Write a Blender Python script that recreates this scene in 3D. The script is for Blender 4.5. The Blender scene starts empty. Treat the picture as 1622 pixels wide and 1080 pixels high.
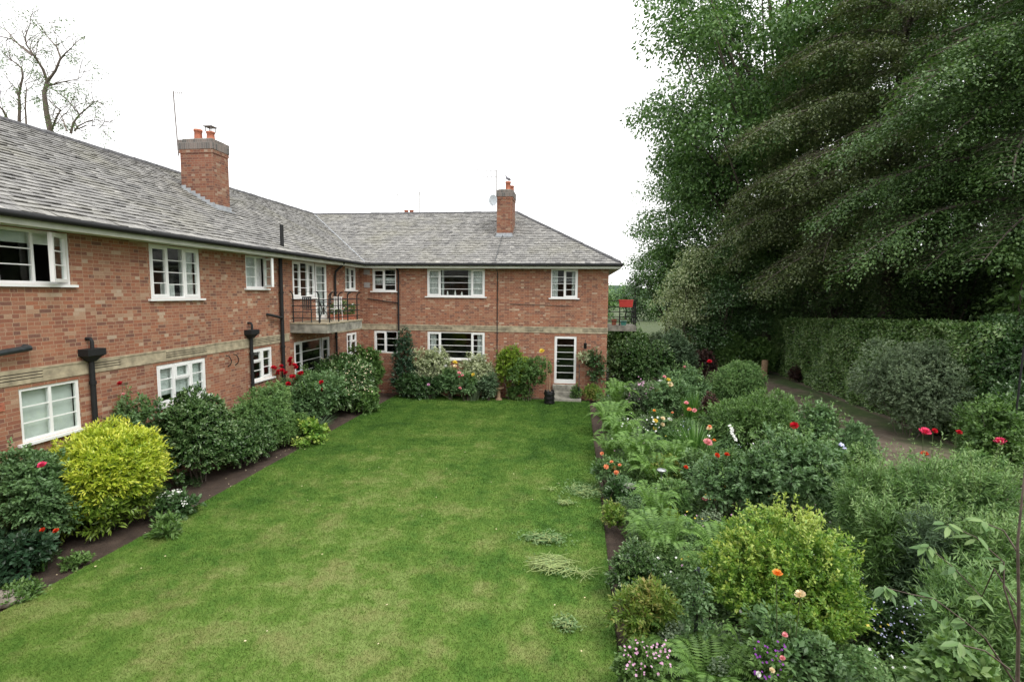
import bpy, math, random
import numpy as np
from mathutils import Matrix, Vector
R = np.random.default_rng(7); random.seed(7)
sc = bpy.context.scene
COL = sc.collection

# ---------------------------------------------------------------- camera
F, PITCH, YAW, ROLL, CH = 812.7146, 0.0916, 0.1231, 0.0093, 4.5641
D, XL, XR = 22.5545, -9.8259, 1.3717          # back wall (Y), left wall (X), right end of the back wing
ZE, ZR, RW = 5.8861, 8.7797, 4.9885           # eave, ridge, half span of the roof
fw = np.array([-math.sin(YAW)*math.cos(PITCH), math.cos(YAW)*math.cos(PITCH), -math.sin(PITCH)])
_r = np.array([math.cos(YAW), math.sin(YAW), 0]); _u = np.cross(_r, fw)
rt = _r*math.cos(ROLL)+_u*math.sin(ROLL); up = -_r*math.sin(ROLL)+_u*math.cos(ROLL)
cd = bpy.data.cameras.new('camera'); cam = bpy.data.objects.new('camera', cd); COL.objects.link(cam)
cam.matrix_world = Matrix(((rt[0],up[0],-fw[0],0),(rt[1],up[1],-fw[1],0),(rt[2],up[2],-fw[2],CH),(0,0,0,1)))
cd.sensor_width = 36; cd.lens = F/1622*36; cd.clip_end = 3000; cd.clip_start = .05
sc.camera = cam
def ray(x, y): return fw*F+rt*(x-811)+up*(540-y)
def hy(x, y, Y): d = ray(x, y); t = Y/d[1]; return np.array([d[0]*t, Y, CH+d[2]*t])
def hx(x, y, X): d = ray(x, y); t = X/d[0]; return np.array([X, d[1]*t, CH+d[2]*t])
def hz(x, y, z=0): d = ray(x, y); t = (z-CH)/d[2]; return np.array([d[0]*t, d[1]*t, z])

# ---------------------------------------------------------------- world, sun, exposure
SUN_EL, SUN_AZ = math.radians(52), math.radians(126)     # azimuth clockwise from +Y
w = bpy.data.worlds.new('World'); sc.world = w; w.use_nodes = True
nt = w.node_tree; nt.nodes.clear()
out = nt.nodes.new('ShaderNodeOutputWorld'); bg = nt.nodes.new('ShaderNodeBackground')
sky = nt.nodes.new('ShaderNodeTexSky'); sky.sky_type = 'NISHITA'; sky.sun_disc = False
sky.sun_elevation = SUN_EL; sky.sun_rotation = SUN_AZ; sky.dust_density = 3
tc = nt.nodes.new('ShaderNodeTexCoord'); sp = nt.nodes.new('ShaderNodeSeparateXYZ')
nt.links.new(tc.outputs['Generated'], sp.inputs[0])
rp = nt.nodes.new('ShaderNodeValToRGB')                 # cloud layer: brighter overhead than at the horizon
rp.color_ramp.elements[0].position = 0; rp.color_ramp.elements[0].color = (.87,.87,.86,1)
rp.color_ramp.elements[1].position = .85; rp.color_ramp.elements[1].color = (1,1,1,1)
nt.links.new(sp.outputs[2], rp.inputs[0])
ml = nt.nodes.new('ShaderNodeVectorMath'); ml.operation = 'SCALE'; ml.inputs['Scale'].default_value = 13.5
nt.links.new(rp.outputs[0], ml.inputs[0])
mx = nt.nodes.new('ShaderNodeMix'); mx.data_type = 'RGBA'; mx.inputs[0].default_value = .93
nt.links.new(sky.outputs[0], mx.inputs[6]); nt.links.new(ml.outputs[0], mx.inputs[7])
nt.links.new(mx.outputs[2], bg.inputs[0]); bg.inputs[1].default_value = .1
nt.links.new(bg.outputs[0], out.inputs[0])
sl = bpy.data.lights.new('sun', 'SUN'); sl.energy = 1.5; sl.angle = math.radians(30); sl.color = (1,.96,.9)
so = bpy.data.objects.new('sun', sl); COL.objects.link(so)
sd = Vector((math.sin(SUN_AZ)*math.cos(SUN_EL), math.cos(SUN_AZ)*math.cos(SUN_EL), math.sin(SUN_EL)))
so.rotation_euler = sd.to_track_quat('Z', 'Y').to_euler(); so.location = sd*60
sc.view_settings.view_transform = 'Standard'; sc.view_settings.look = 'None'
sc.view_settings.exposure = .6; sc.view_settings.gamma = 1

# ---------------------------------------------------------------- materials
def lin(c): return tuple((v/255/12.92 if v/255 <= .04045 else ((v/255+.055)/1.055)**2.4) for v in c)+(1,)
class NT:
    def __init__(s, name):
        s.m = bpy.data.materials.new(name); s.m.use_nodes = True; s.t = s.m.node_tree
        s.b = s.t.nodes['Principled BSDF']; s.o = s.t.nodes['Material Output']
    def n(s, t, **k):
        a = s.t.nodes.new('ShaderNode'+t)
        for q, v in k.items(): setattr(a, q, v)
        return a
    def l(s, a, b): s.t.links.new(a, b)
    def noise(s, scale, vec=None, detail=4, rough=.55):
        a = s.n('TexNoise'); a.inputs['Scale'].default_value = scale; a.inputs['Detail'].default_value = detail; a.inputs['Roughness'].default_value = rough
        if vec is None: vec = s.pos()
        s.l(vec, a.inputs['Vector']); return a.outputs[0]
    def pos(s):
        if not hasattr(s, 'g'): s.g = s.n('NewGeometry')
        return s.g.outputs['Position']
    def ramp(s, fac, stops, interp='LINEAR'):
        a = s.n('ValToRGB'); e = a.color_ramp.elements; a.color_ramp.interpolation = interp
        while len(e) < len(stops): e.new(.5)
        for i, (p, c) in enumerate(stops): e[i].position = p; e[i].color = c if len(c) == 4 else tuple(c)+(1,)
        s.l(fac, a.inputs[0]); return a.outputs[0]
    def math(s, op, a, b=None, clamp=False):
        m = s.n('Math', operation=op, use_clamp=clamp)
        for i, v in enumerate((a, b)):
            if v is None: continue
            if isinstance(v, (int, float)): m.inputs[i].default_value = v
            else: s.l(v, m.inputs[i])
        return m.outputs[0]
    def mix(s, fac, a, b, mode='MIX'):
        m = s.n('Mix', data_type='RGBA', blend_type=mode)
        for i, v in ((0, fac), (6, a), (7, b)):
            if isinstance(v, (int, float)): m.inputs[i].default_value = v
            elif isinstance(v, tuple): m.inputs[i].default_value = v if len(v) == 4 else v+(1,)
            else: s.l(v, m.inputs[i])
        return m.outputs[2]
    def bump(s, h, st=.3, dist=.02):
        b = s.n('Bump'); b.inputs['Strength'].default_value = st; b.inputs['Distance'].default_value = dist
        s.l(h, b.inputs['Height']); s.l(b.outputs[0], s.b.inputs['Normal'])
    def attr(s, name='rnd'):
        a = s.n('Attribute', attribute_name=name); return a.outputs['Fac']
    def col(s, c):
        if isinstance(c, tuple): s.b.inputs['Base Color'].default_value = c if len(c) == 4 else c+(1,)
        else: s.l(c, s.b.inputs['Base Color'])
    def rough(s, v): s.b.inputs['Roughness'].default_value = v
def plain(name, c, rough=.5, ns=30, amt=.25, bump=.1, metal=0):
    t = NT(name); c = tuple(c[:3])
    f = t.noise(ns); t.col(t.ramp(f, [(.3, tuple(v*(1-amt) for v in c)), (.7, tuple(min(1, v*(1+amt)) for v in c))]))
    t.rough(rough); t.b.inputs['Metallic'].default_value = metal
    if bump: t.bump(f, bump, .01)
    return t.m
LM = {}
def leafm(name, c0, c1, c2, rough=.5, trans=.22, ns=1.6, spec=.5):
    """leaf material: three albedos picked per leaf, drifting a little over the plant"""
    if name in LM: return LM[name]
    t = NT(name)
    n = t.noise(ns, detail=2)
    f = t.math('ADD', t.math('MULTIPLY', t.attr(), .75), t.math('MULTIPLY', t.math('SUBTRACT', n, .37), .9), True)
    c = t.ramp(f, [(0, c0), (.5, c1), (1, c2)])
    t.col(c); t.rough(rough); t.b.inputs['Specular IOR Level'].default_value = spec
    tr = t.n('BsdfTranslucent'); t.l(t.mix(1., c, (1., 1.1, .55, 1), 'MULTIPLY'), tr.inputs[0])
    ms = t.n('MixShader'); ms.inputs[0].default_value = trans
    t.l(t.b.outputs[0], ms.inputs[1]); t.l(tr.outputs[0], ms.inputs[2]); t.l(ms.outputs[0], t.o.inputs[0])
    LM[name] = t.m; return t.m

M = {}
def mk_brick(name='brick', tint=(1,1,1)):
    t = NT(name); p = t.pos(); s = t.n('SeparateXYZ'); t.l(p, s.inputs[0])
    sn = t.n('SeparateXYZ'); t.l(t.g.outputs['True Normal'], sn.inputs[0])
    isx = t.math('GREATER_THAN', t.math('ABSOLUTE', sn.outputs[0]), .5)
    mu = t.n('Mix', data_type='FLOAT'); t.l(isx, mu.inputs[0]); t.l(s.outputs[0], mu.inputs[2]); t.l(s.outputs[1], mu.inputs[3])
    wob = t.math('MULTIPLY', t.math('SUBTRACT', t.noise(7, detail=1), .5), .012)
    cb = t.n('CombineXYZ'); t.l(mu.outputs[0], cb.inputs[0]); t.l(t.math('ADD', s.outputs[2], wob), cb.inputs[1])
    b = t.n('TexBrick'); t.l(cb.outputs[0], b.inputs['Vector'])
    b.offset = .5; b.offset_frequency = 2; b.squash = .55; b.squash_frequency = 2
    for k, v in (('Scale', 1), ('Mortar Size', .0055), ('Mortar Smooth', .3), ('Bias', 0), ('Brick Width', .225), ('Row Height', .075)): b.inputs[k].default_value = v
    b.inputs['Color1'].default_value = (0,0,0,1); b.inputs['Color2'].default_value = (1,1,1,1); b.inputs['Mortar'].default_value = (.5,.5,.5,1)
    col = t.ramp(b.outputs['Color'], [(0, lin((108,80,74))), (.1, lin((132,88,76))), (.28, lin((154,98,78))), (.46, lin((174,112,84))), (.62, lin((160,110,90))), (.78, lin((180,128,100))), (.88, lin((168,136,112))), (.95, lin((190,160,134))), (1, lin((206,190,168)))])
    col = t.mix(.28, col, lin((160,110,86)))
    big = t.noise(.9, detail=5); col = t.mix(.6, col, t.ramp(big, [(.3, (.62,.6,.6)), (.7, (1.0,.98,.95))]), 'MULTIPLY')
    fine = t.noise(45, detail=3); col = t.mix(.55, col, t.ramp(fine, [(.3, (.6,.6,.6)), (.7, (1.0,1.0,1.0))]), 'MULTIPLY')
    fl = t.noise(5.5, detail=6, rough=.7); col = t.mix(t.ramp(fl, [(.6,(0,0,0)),(.72,(.6,.6,.6))]), col, lin((190,165,140)))
    col = t.mix(b.outputs['Fac'], col, lin((166,142,118)))
    col = t.mix(1., col, tint, 'MULTIPLY')
    t.col(col); t.rough(.9)
    h = t.math('SUBTRACT', t.math('MULTIPLY', fine, .4), b.outputs['Fac']); t.bump(h, .5, .008)
    return t.m
M['brick'] = mk_brick()
M['chimneybrick'] = mk_brick('weathered chimney brick', (.72,.70,.70))
def mk_slate():
    t = NT('slate'); f = t.attr(); n = t.noise(9, detail=6, rough=.7); g = t.noise(.55, detail=4)
    c = t.ramp(f, [(0, (.13,.13,.127)), (.25, (.205,.2,.195)), (.55, (.275,.27,.255)), (.85, (.36,.35,.33)), (1, (.48,.465,.43))])
    c = t.mix(.8, c, t.ramp(n, [(.3, (.5,.5,.5)), (.68, (1.1,1.1,1.1))]), 'MULTIPLY')
    c = t.mix(t.ramp(g, [(.5,(0,0,0)),(.75,(.5,.5,.5))]), c, (.26,.25,.18))
    c = t.mix(t.ramp(t.noise(22, detail=3), [(.55,(0,0,0)),(.75,(.45,.45,.45))]), c, (.52,.52,.5))
    t.col(c); t.rough(.75); t.bump(n, .5, .012); return t.m
M['slate'] = mk_slate()
M['ridge'] = plain('ridge tile', (.09,.09,.095), .8, 12, .5, .4)
M['stone'] = plain('band stone', (.36,.31,.215), .9, 6, .35, .3)
M['groove'] = plain('shade toned stone groove', (.1,.09,.07), .95, 6, .3, .1)  # dark tone puts the groove shade into the colour, with some weathering
M['concrete'] = plain('weathered concrete', (.27,.26,.22), .95, 3.5, .5, .3)
M['soffit'] = plain('painted soffit', (.5,.52,.44), .7, 2.5, .12, .05)
M['white'] = plain('white upvc', (.82,.83,.82), .3, 3, .04, 0)
M['black'] = plain('black painted iron', (.007,.008,.009), .75, 20, .3, .1)
M['darkpipe'] = plain('dark grey pipe', (.035,.045,.05), .4, 20, .3, .1)
M['lead'] = plain('lead flashing', (.33,.35,.37), .6, 9, .25, .2)
M['pot'] = plain('terracotta', (.42,.15,.09), .85, 14, .3, .2)
M['cowl'] = plain('cowl metal', (.22,.2,.19), .5, 20, .3, .1, .6)
M['alum'] = plain('dull aluminium', (.45,.47,.48), .4, 20, .1, 0, .7)
M['dish'] = plain('grey dish', (.5,.54,.57), .45, 20, .08, 0)
M['net'] = plain('net curtain', (.66,.67,.66), .9, 14, .15, .1)
M['blind'] = plain('pale roller blind', (.74,.78,.75), .9, 4, .08, .05)
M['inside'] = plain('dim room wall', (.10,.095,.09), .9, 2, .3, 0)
M['wood'] = plain('weathered wood', (.3,.2,.12), .8, 18, .35, .2)
M['bark'] = plain('bark', (.09,.075,.058), .95, 14, .4, .6)
M['twig'] = plain('twig bark', (.13,.105,.085), .9, 20, .3, .3)
M['stem'] = plain('green stem', (.09,.12,.045), .7, 20, .3, .1)
M['redplastic'] = plain('red planter plastic', (.55,.05,.04), .45, 8, .1, 0)
M['teal'] = plain('teal glaze', (.08,.3,.25), .3, 8, .15, 0)
M['bag'] = plain('black plastic bag', (.012,.012,.013), .28, 25, .3, .8)
M['rock'] = plain('grey rock', (.27,.24,.2), .9, 7, .35, .6)
M['feather'] = plain('pigeon feather', (.16,.16,.18), .8, 30, .3, .1)
M['paint_grey'] = plain('grey vent plate', (.34,.32,.31), .8, 8, .15, .1)
M['wicker'] = plain('basket wicker', (.14,.09,.05), .9, 50, .5, .5)
M['china'] = plain('white china', (.8,.8,.78), .3, 5, .04, 0)
def mk_glass():
    t = NT('window glass'); tr = t.n('BsdfTransparent'); tr.inputs[0].default_value = (.9,.93,.92,1)
    gl = t.n('BsdfGlossy'); gl.inputs['Roughness'].default_value = .03; gl.inputs[0].default_value = (.9,.95,.92,1)
    fr = t.n('Fresnel'); fr.inputs[0].default_value = 1.5
    nz = t.n('Bump'); nz.inputs['Strength'].default_value = .03; t.l(t.noise(2.5, detail=1), nz.inputs['Height']); t.l(nz.outputs[0], gl.inputs['Normal'])
    ms = t.n('MixShader'); t.pos(); t.l(t.math('MULTIPLY', t.math('MULTIPLY', fr.outputs[0], 1.5, True), t.math('SUBTRACT', 1., t.g.outputs['Backfacing'])), ms.inputs[0]); t.l(tr.outputs[0], ms.inputs[1]); t.l(gl.outputs[0], ms.inputs[2]); t.l(ms.outputs[0], t.o.inputs[0])
    return t.m
M['glass'] = mk_glass()
def mk_grass():
    t = NT('lawn grass'); p = t.pos(); s = t.n('SeparateXYZ'); t.l(p, s.inputs[0])
    a = t.noise(.55, detail=4, rough=.6); b = t.noise(3.2, detail=4, rough=.65); c = t.noise(60, detail=2)
    near = t.math('MULTIPLY', t.math('SUBTRACT', 13, s.outputs[1]), .02)      # drier towards the near end of the lawn
    dryx = t.math('MULTIPLY', t.math('ABSOLUTE', t.math('ADD', s.outputs[0], 3.9)), -.05)
    f = t.math('ADD', t.math('ADD', t.math('MULTIPLY', a, 1.15), t.math('MULTIPLY', b, 1.0)), t.math('ADD', near, dryx))
    mow = t.math('MULTIPLY', t.math('SINE', t.math('MULTIPLY', s.outputs[1], 4.4)), .035)
    f = t.math('ADD', f, t.math('ADD', mow, t.math('MULTIPLY', t.math('SINE', t.math('MULTIPLY', s.outputs[0], 6.6)), .05)))
    f = t.math('SUBTRACT', f, .27); col = t.ramp(f, [(.34, (.04,.108,.014)), (.58, (.074,.165,.022)), (.84, (.125,.218,.036)), (1, (.19,.265,.07))])
    col = t.mix(.3, col, t.ramp(c, [(.3, (.6,.6,.6)), (.7, (1,1,1))]), 'MULTIPLY')
    d = t.noise(1.1, detail=6, rough=.7); dm = t.math('MULTIPLY', t.ramp(d, [(.5,(0,0,0)),(.66,(1,1,1))]), t.math('MULTIPLY', t.math('ADD', t.math('MULTIPLY', near, 2.2), t.math('ADD', dryx, .35)), 1., True))
    col = t.mix(t.math('MULTIPLY', dm, .8), col, (.27,.235,.105,1))
    col = t.mix(t.math('MULTIPLY', t.attr(), .3), col, (.16,.25,.06,1))
    t.col(col); t.rough(.7); t.b.inputs['Specular IOR Level'].default_value = .2; t.bump(c, .6, .02); return t.m
M['grass'] = mk_grass()
def mk_soil(name, stops, ns=5):
    t = NT(name); a = t.noise(ns, detail=8, rough=.7); b = t.noise(50, detail=4)
    c = t.mix(.5, t.ramp(a, stops), t.ramp(b, [(.3,(.4,.4,.4)),(.7,(1.1,1.1,1.1))]), 'MULTIPLY'); t.col(c); t.rough(.95); t.bump(b, .9, .03); return t.m
M['soil'] = mk_soil('bed soil', [(.3,(.045,.03,.022)),(.6,(.09,.062,.045)),(.8,(.15,.11,.08))])
def mk_path():
    t = NT('path earth and gravel'); p = t.pos(); sx = t.n('SeparateXYZ'); t.l(p, sx.inputs[0]); a = t.noise(2.2, detail=8, rough=.7); b = t.noise(45, detail=4); d = t.noise(.5, detail=3)
    earth = t.ramp(a, [(.3,(.09,.065,.045)),(.5,(.17,.13,.095)),(.7,(.26,.21,.16))]); moss = t.ramp(a, [(.3,(.04,.07,.02)),(.7,(.1,.15,.04))])
    f = t.math('ADD', t.math('MULTIPLY', t.math('SUBTRACT', sx.outputs[0], 10.3), .9), t.math('MULTIPLY', t.math('SUBTRACT', d, .5), 4.0))
    edge = t.math('MULTIPLY', t.math('SUBTRACT', sx.outputs[0], 11.6), 3.0, True)
    f2 = t.math('MULTIPLY', t.math('MULTIPLY', f, 1.0, True), t.math('SUBTRACT', 1., edge, True))
    c = t.mix(f2, earth, moss); c = t.mix(.55, c, t.ramp(b, [(.3,(.4,.4,.4)),(.7,(1.1,1.1,1.1))]), 'MULTIPLY'); t.col(c); t.rough(.95); t.bump(b, .9, .03); return t.m
M['path'] = mk_path()
M['meadow'] = mk_soil('rough ground', [(.3,(.04,.06,.02)),(.6,(.07,.1,.03)),(.8,(.1,.09,.05))], .8)
M['hill'] = plain('far hill woods', (.06,.1,.07), 1, .05, .3, 0)

# ---------------------------------------------------------------- mesh helpers
def link(name, me, mat, parent=None, loc=None):
    o = bpy.data.objects.new(name, me); COL.objects.link(o)
    if mat is not None and not me.materials: me.materials.append(mat)
    if parent is not None: o.parent = parent
    if loc is not None: o.location = loc
    return o
def tag(o, label=None, cat=None, group=None, kind=None):
    if label: o['label'] = label
    if cat: o['category'] = cat
    if group: o['group'] = group
    if kind: o['kind'] = kind
    return o
def thing(name, label, cat, loc, group=None):
    o = bpy.data.objects.new(name, None); COL.objects.link(o); o.location = tuple(float(v) for v in loc)
    o.empty_display_size = .2
    return tag(o, label, cat, group)
def npmesh(name, V, Fc, rnd=None, smooth=False):
    me = bpy.data.meshes.new(name); V = np.asarray(V, np.float32); Fc = np.asarray(Fc, np.int32)
    m, k = Fc.shape
    me.vertices.add(len(V)); me.vertices.foreach_set('co', V.ravel())
    me.loops.add(m*k); me.loops.foreach_set('vertex_index', Fc.ravel())
    me.polygons.add(m); me.polygons.foreach_set('loop_start', np.arange(m, dtype=np.int32)*k)
    me.polygons.foreach_set('loop_total', np.full(m, k, np.int32))
    if smooth: me.polygons.foreach_set('use_smooth', np.ones(m, bool))
    if rnd is not None:
        a = me.attributes.new('rnd', 'FLOAT', 'FACE'); a.data.foreach_set('value', np.asarray(rnd, np.float32))
    me.update(calc_edges=True); return me
class MB:
    def __init__(s): s.v = []; s.f = []; s.sm = []; s.r = []
    def add(s, vs, fs, sm=False, r=0.):
        b = len(s.v); s.v += [tuple(map(float, v)) for v in vs]; s.f += [tuple(b+i for i in f) for f in fs]; s.sm += [sm]*len(fs); s.r += [r]*len(fs)
    def box(s, x0, x1, y0, y1, z0, z1, r=0.):
        x0, x1 = sorted((x0, x1)); y0, y1 = sorted((y0, y1)); z0, z1 = sorted((z0, z1))
        s.add([(x0,y0,z0),(x1,y0,z0),(x1,y1,z0),(x0,y1,z0),(x0,y0,z1),(x1,y0,z1),(x1,y1,z1),(x0,y1,z1)],
              [(0,3,2,1),(4,5,6,7),(0,1,5,4),(1,2,6,5),(2,3,7,6),(3,0,4,7)], r=r)
    def tube(s, pts, rad, n=8, cap=True, sm=True):
        pts = [np.array(p, float) for p in pts]; m = len(pts)
        if not hasattr(rad, '__len__'): rad = [rad]*m
        vs = []; ref = None
        for i in range(m):
            t = pts[min(i+1, m-1)]-pts[max(i-1, 0)]; t /= (np.linalg.norm(t)+1e-9)
            if ref is None: ref = np.array([0,0,1.]) if abs(t[2]) < .9 else np.array([1.,0,0])
            a = np.cross(t, ref); a /= np.linalg.norm(a)+1e-9; b = np.cross(t, a); ref = -b if np.dot(b, ref) < 0 else b
            a = np.cross(t, ref); a /= np.linalg.norm(a)+1e-9; b = np.cross(t, a)
            for k in range(n):
                q = 2*math.pi*k/n; vs.append(pts[i]+(a*math.cos(q)+b*math.sin(q))*rad[i])
        fs = [(i*n+k, i*n+(k+1) % n, (i+1)*n+(k+1) % n, (i+1)*n+k) for i in range(m-1) for k in range(n)]
        s.add(vs, fs, sm)
        if cap: s.add(vs[:n], [tuple(range(n))]); s.add(vs[-n:], [tuple(range(n))][::-1])
    def lathe(s, prof, c=(0,0,0), n=16):
        vs = [(c[0]+r*math.cos(2*math.pi*k/n), c[1]+r*math.sin(2*math.pi*k/n), c[2]+z) for r, z in prof for k in range(n)]
        fs = [(i*n+k, i*n+(k+1) % n, (i+1)*n+(k+1) % n, (i+1)*n+k) for i in range(len(prof)-1) for k in range(n)]
        s.add(vs, fs, True)
    def build(s, name, mat, parent=None, off=None, attr=False):
        me = bpy.data.meshes.new(name)
        vs = s.v if off is None else [(a-off[0], b-off[1], c-off[2]) for a, b, c in s.v]
        me.from_pydata(vs, [], s.f); me.polygons.foreach_set('use_smooth', s.sm)
        if attr: a = me.attributes.new('rnd', 'FLOAT', 'FACE'); a.data.foreach_set('value', s.r)
        me.update(); return link(name, me, mat, parent)
# leaf templates (along, across, up)
T4 = (np.array([(0,0,0),(.45,-.5,.12),(1,0,-.08),(.45,.5,.12)]), np.array([(0,1,2),(0,2,3)]))
T6 = (np.array([(0,0,0),(.28,-.42,.1),(.66,-.4,.08),(1,0,-.16),(.66,.4,.08),(.28,.42,.1)]), np.array([(0,1,2,3),(0,3,4,5)]))
TQ = (np.array([(0,0,0),(.5,-.5,.0),(1,0,-.0),(.5,.5,.0)]), np.array([(0,1,2,3)]))
def unit(a): return a/(np.linalg.norm(a, axis=-1, keepdims=True)+1e-9)
def rdir(n): return unit(R.normal(size=(n, 3)))
def leafmesh(name, P, Dr, N, L, W, tpl=T4, rnd=None):
    n = len(P); L = np.broadcast_to(L, (n,))*(R.uniform(.7, 1.2, n)); W = np.broadcast_to(W, (n,))*(R.uniform(.75, 1.15, n))
    Dr = unit(Dr); S = unit(np.cross(Dr, N)); N2 = np.cross(S, Dr); tv, tf = tpl
    V = P[:, None, :]+Dr[:, None, :]*(tv[None, :, 0:1]*L[:, None, None])+S[:, None, :]*(tv[None, :, 1:2]*W[:, None, None])+N2[:, None, :]*(tv[None, :, 2:3]*W[:, None, None])
    k = len(tv); Fc = (tf[None]+(np.arange(n)*k)[:, None, None]).reshape(-1, tf.shape[1])
    if rnd is None: rnd = R.random(n)
    return npmesh(name, V.reshape(-1, 3), Fc, np.repeat(rnd, len(tf)))
def lumps(dirs, k=14, amp=.22, sharp=9):
    c = rdir(k); h = R.uniform(-.6, 1, k)
    return 1+amp*(np.exp(sharp*(dirs@c.T-1))*h).sum(1)

# ---------------------------------------------------------------- setting
def sheet(name, x0, x1, y0, y1, z, mat, nx=1, ny=1, amp=0, sc_=1.):
    xs = np.linspace(x0, x1, nx+1); ys = np.linspace(y0, y1, ny+1); X, Y = np.meshgrid(xs, ys)
    Z = np.full_like(X, z)
    if amp: Z = Z+amp*(np.sin(X*3.1*sc_+np.sin(Y*2.3*sc_))*np.cos(Y*2.7*sc_+X)+R.normal(size=X.shape)*.35)
    V = np.stack([X, Y, Z], -1).reshape(-1, 3); i = np.arange(ny)[:, None]*(nx+1)+np.arange(nx)[None]
    Fc = np.stack([i, i+1, i+nx+2, i+nx+1], -1).reshape(-1, 4)
    return tag(link(name, npmesh(name, V, Fc, smooth=True), mat), kind='structure')
sheet('ground', -400, 400, -60, 900, -.12, M['meadow'])
LX0, LX1, LY1 = -7.94, .64, 22.0
sheet('soil', XL+.02, 10.5, 1, 30, -.06, M['soil'], 150, 190, .022, 1.3)
# lawn: a slab with a cut edge, its left edge drawn as the photo has it
lw = MB()
edge = [(-8.1,1.0),(-8.05,4.0),(-8.02,6),(-7.96,8),(-7.94,12),(-7.94,19),(-7.9,21),(-7.5,LY1),(LX1+.02,LY1),(LX1-.02,16),(LX1,10),(LX1-.03,5),(LX1,1)]
n = len(edge)
lw.add([(x,y,0) for x, y in edge], [tuple(range(n))[::-1]]); lw.add([(x,y,0) for x, y in edge]+[(x,y,-.1) for x, y in edge], [(i,(i+1) % n,(i+1) % n+n,i+n) for i in range(n)])
tag(lw.build('lawn', M['grass']), kind='structure')
pth = MB(); pl = [(6.9,4),(7.2,12),(8.2,17),(8.6,23),(8.4,30),(8.6,38)]; pr = [(11.6,4),(11.9,12),(12.1,17),(12.1,23),(12.2,30),(12.2,38)]
for i in range(5): pth.add([pl[i]+(-.02,), pr[i]+(-.02,), pr[i+1]+(-.02,), pl[i+1]+(-.02,)], [(0,1,2,3)])
tag(pth.build('path', M['path']), kind='structure')
hl = MB(); xs = np.linspace(-500, 500, 60)
hv = [(x, 620, -5) for x in xs]+[(x, 620, 7+6*math.sin(x*.012+1)+3*math.sin(x*.041)) for x in xs]+[(x, 760, 4) for x in xs]
hl.add(hv, [(i,i+1,61+i,60+i) for i in range(59)]+[(60+i,61+i,121+i,120+i) for i in range(59)], True)
tag(hl.build('hills', M['hill']), kind='structure')

# grass blades (stuff)
def blades(n):
    X = R.uniform(-8.05, LX1, n*3); Y = 4+18*R.random(n*3)**1.6
    xl = np.interp(Y, [4,6,8,12,22], [-8.05,-8.02,-7.96,-7.94,-7.9])
    k = (X > xl)&(Y < LY1-.02); X, Y = X[k][:n], Y[k][:n]; n = len(X)
    P = np.stack([X, Y, np.full(n, -.003)], 1); a = R.uniform(0, 6.28, n); h = R.uniform(.012, .027, n)*(1+.03*Y); wd = (.0012+.0006*Y)
    s = np.stack([np.cos(a), np.sin(a), 0*a], 1)*wd[:, None]; lean = np.stack([R.normal(0, .5, n), R.normal(0, .5, n), np.ones(n)], 1)*h[:, None]
    V = np.stack([P-s, P+s, P+lean], 1).reshape(-1, 3); Fc = np.arange(3*n).reshape(-1, 3)
    return npmesh('grass', V, Fc, R.random(n)**2)
tag(link('grass', blades(520000), M['grass']), 'short mown green grass with faint mowing bands and dry yellowish patches', 'grass', kind='stuff')

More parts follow.
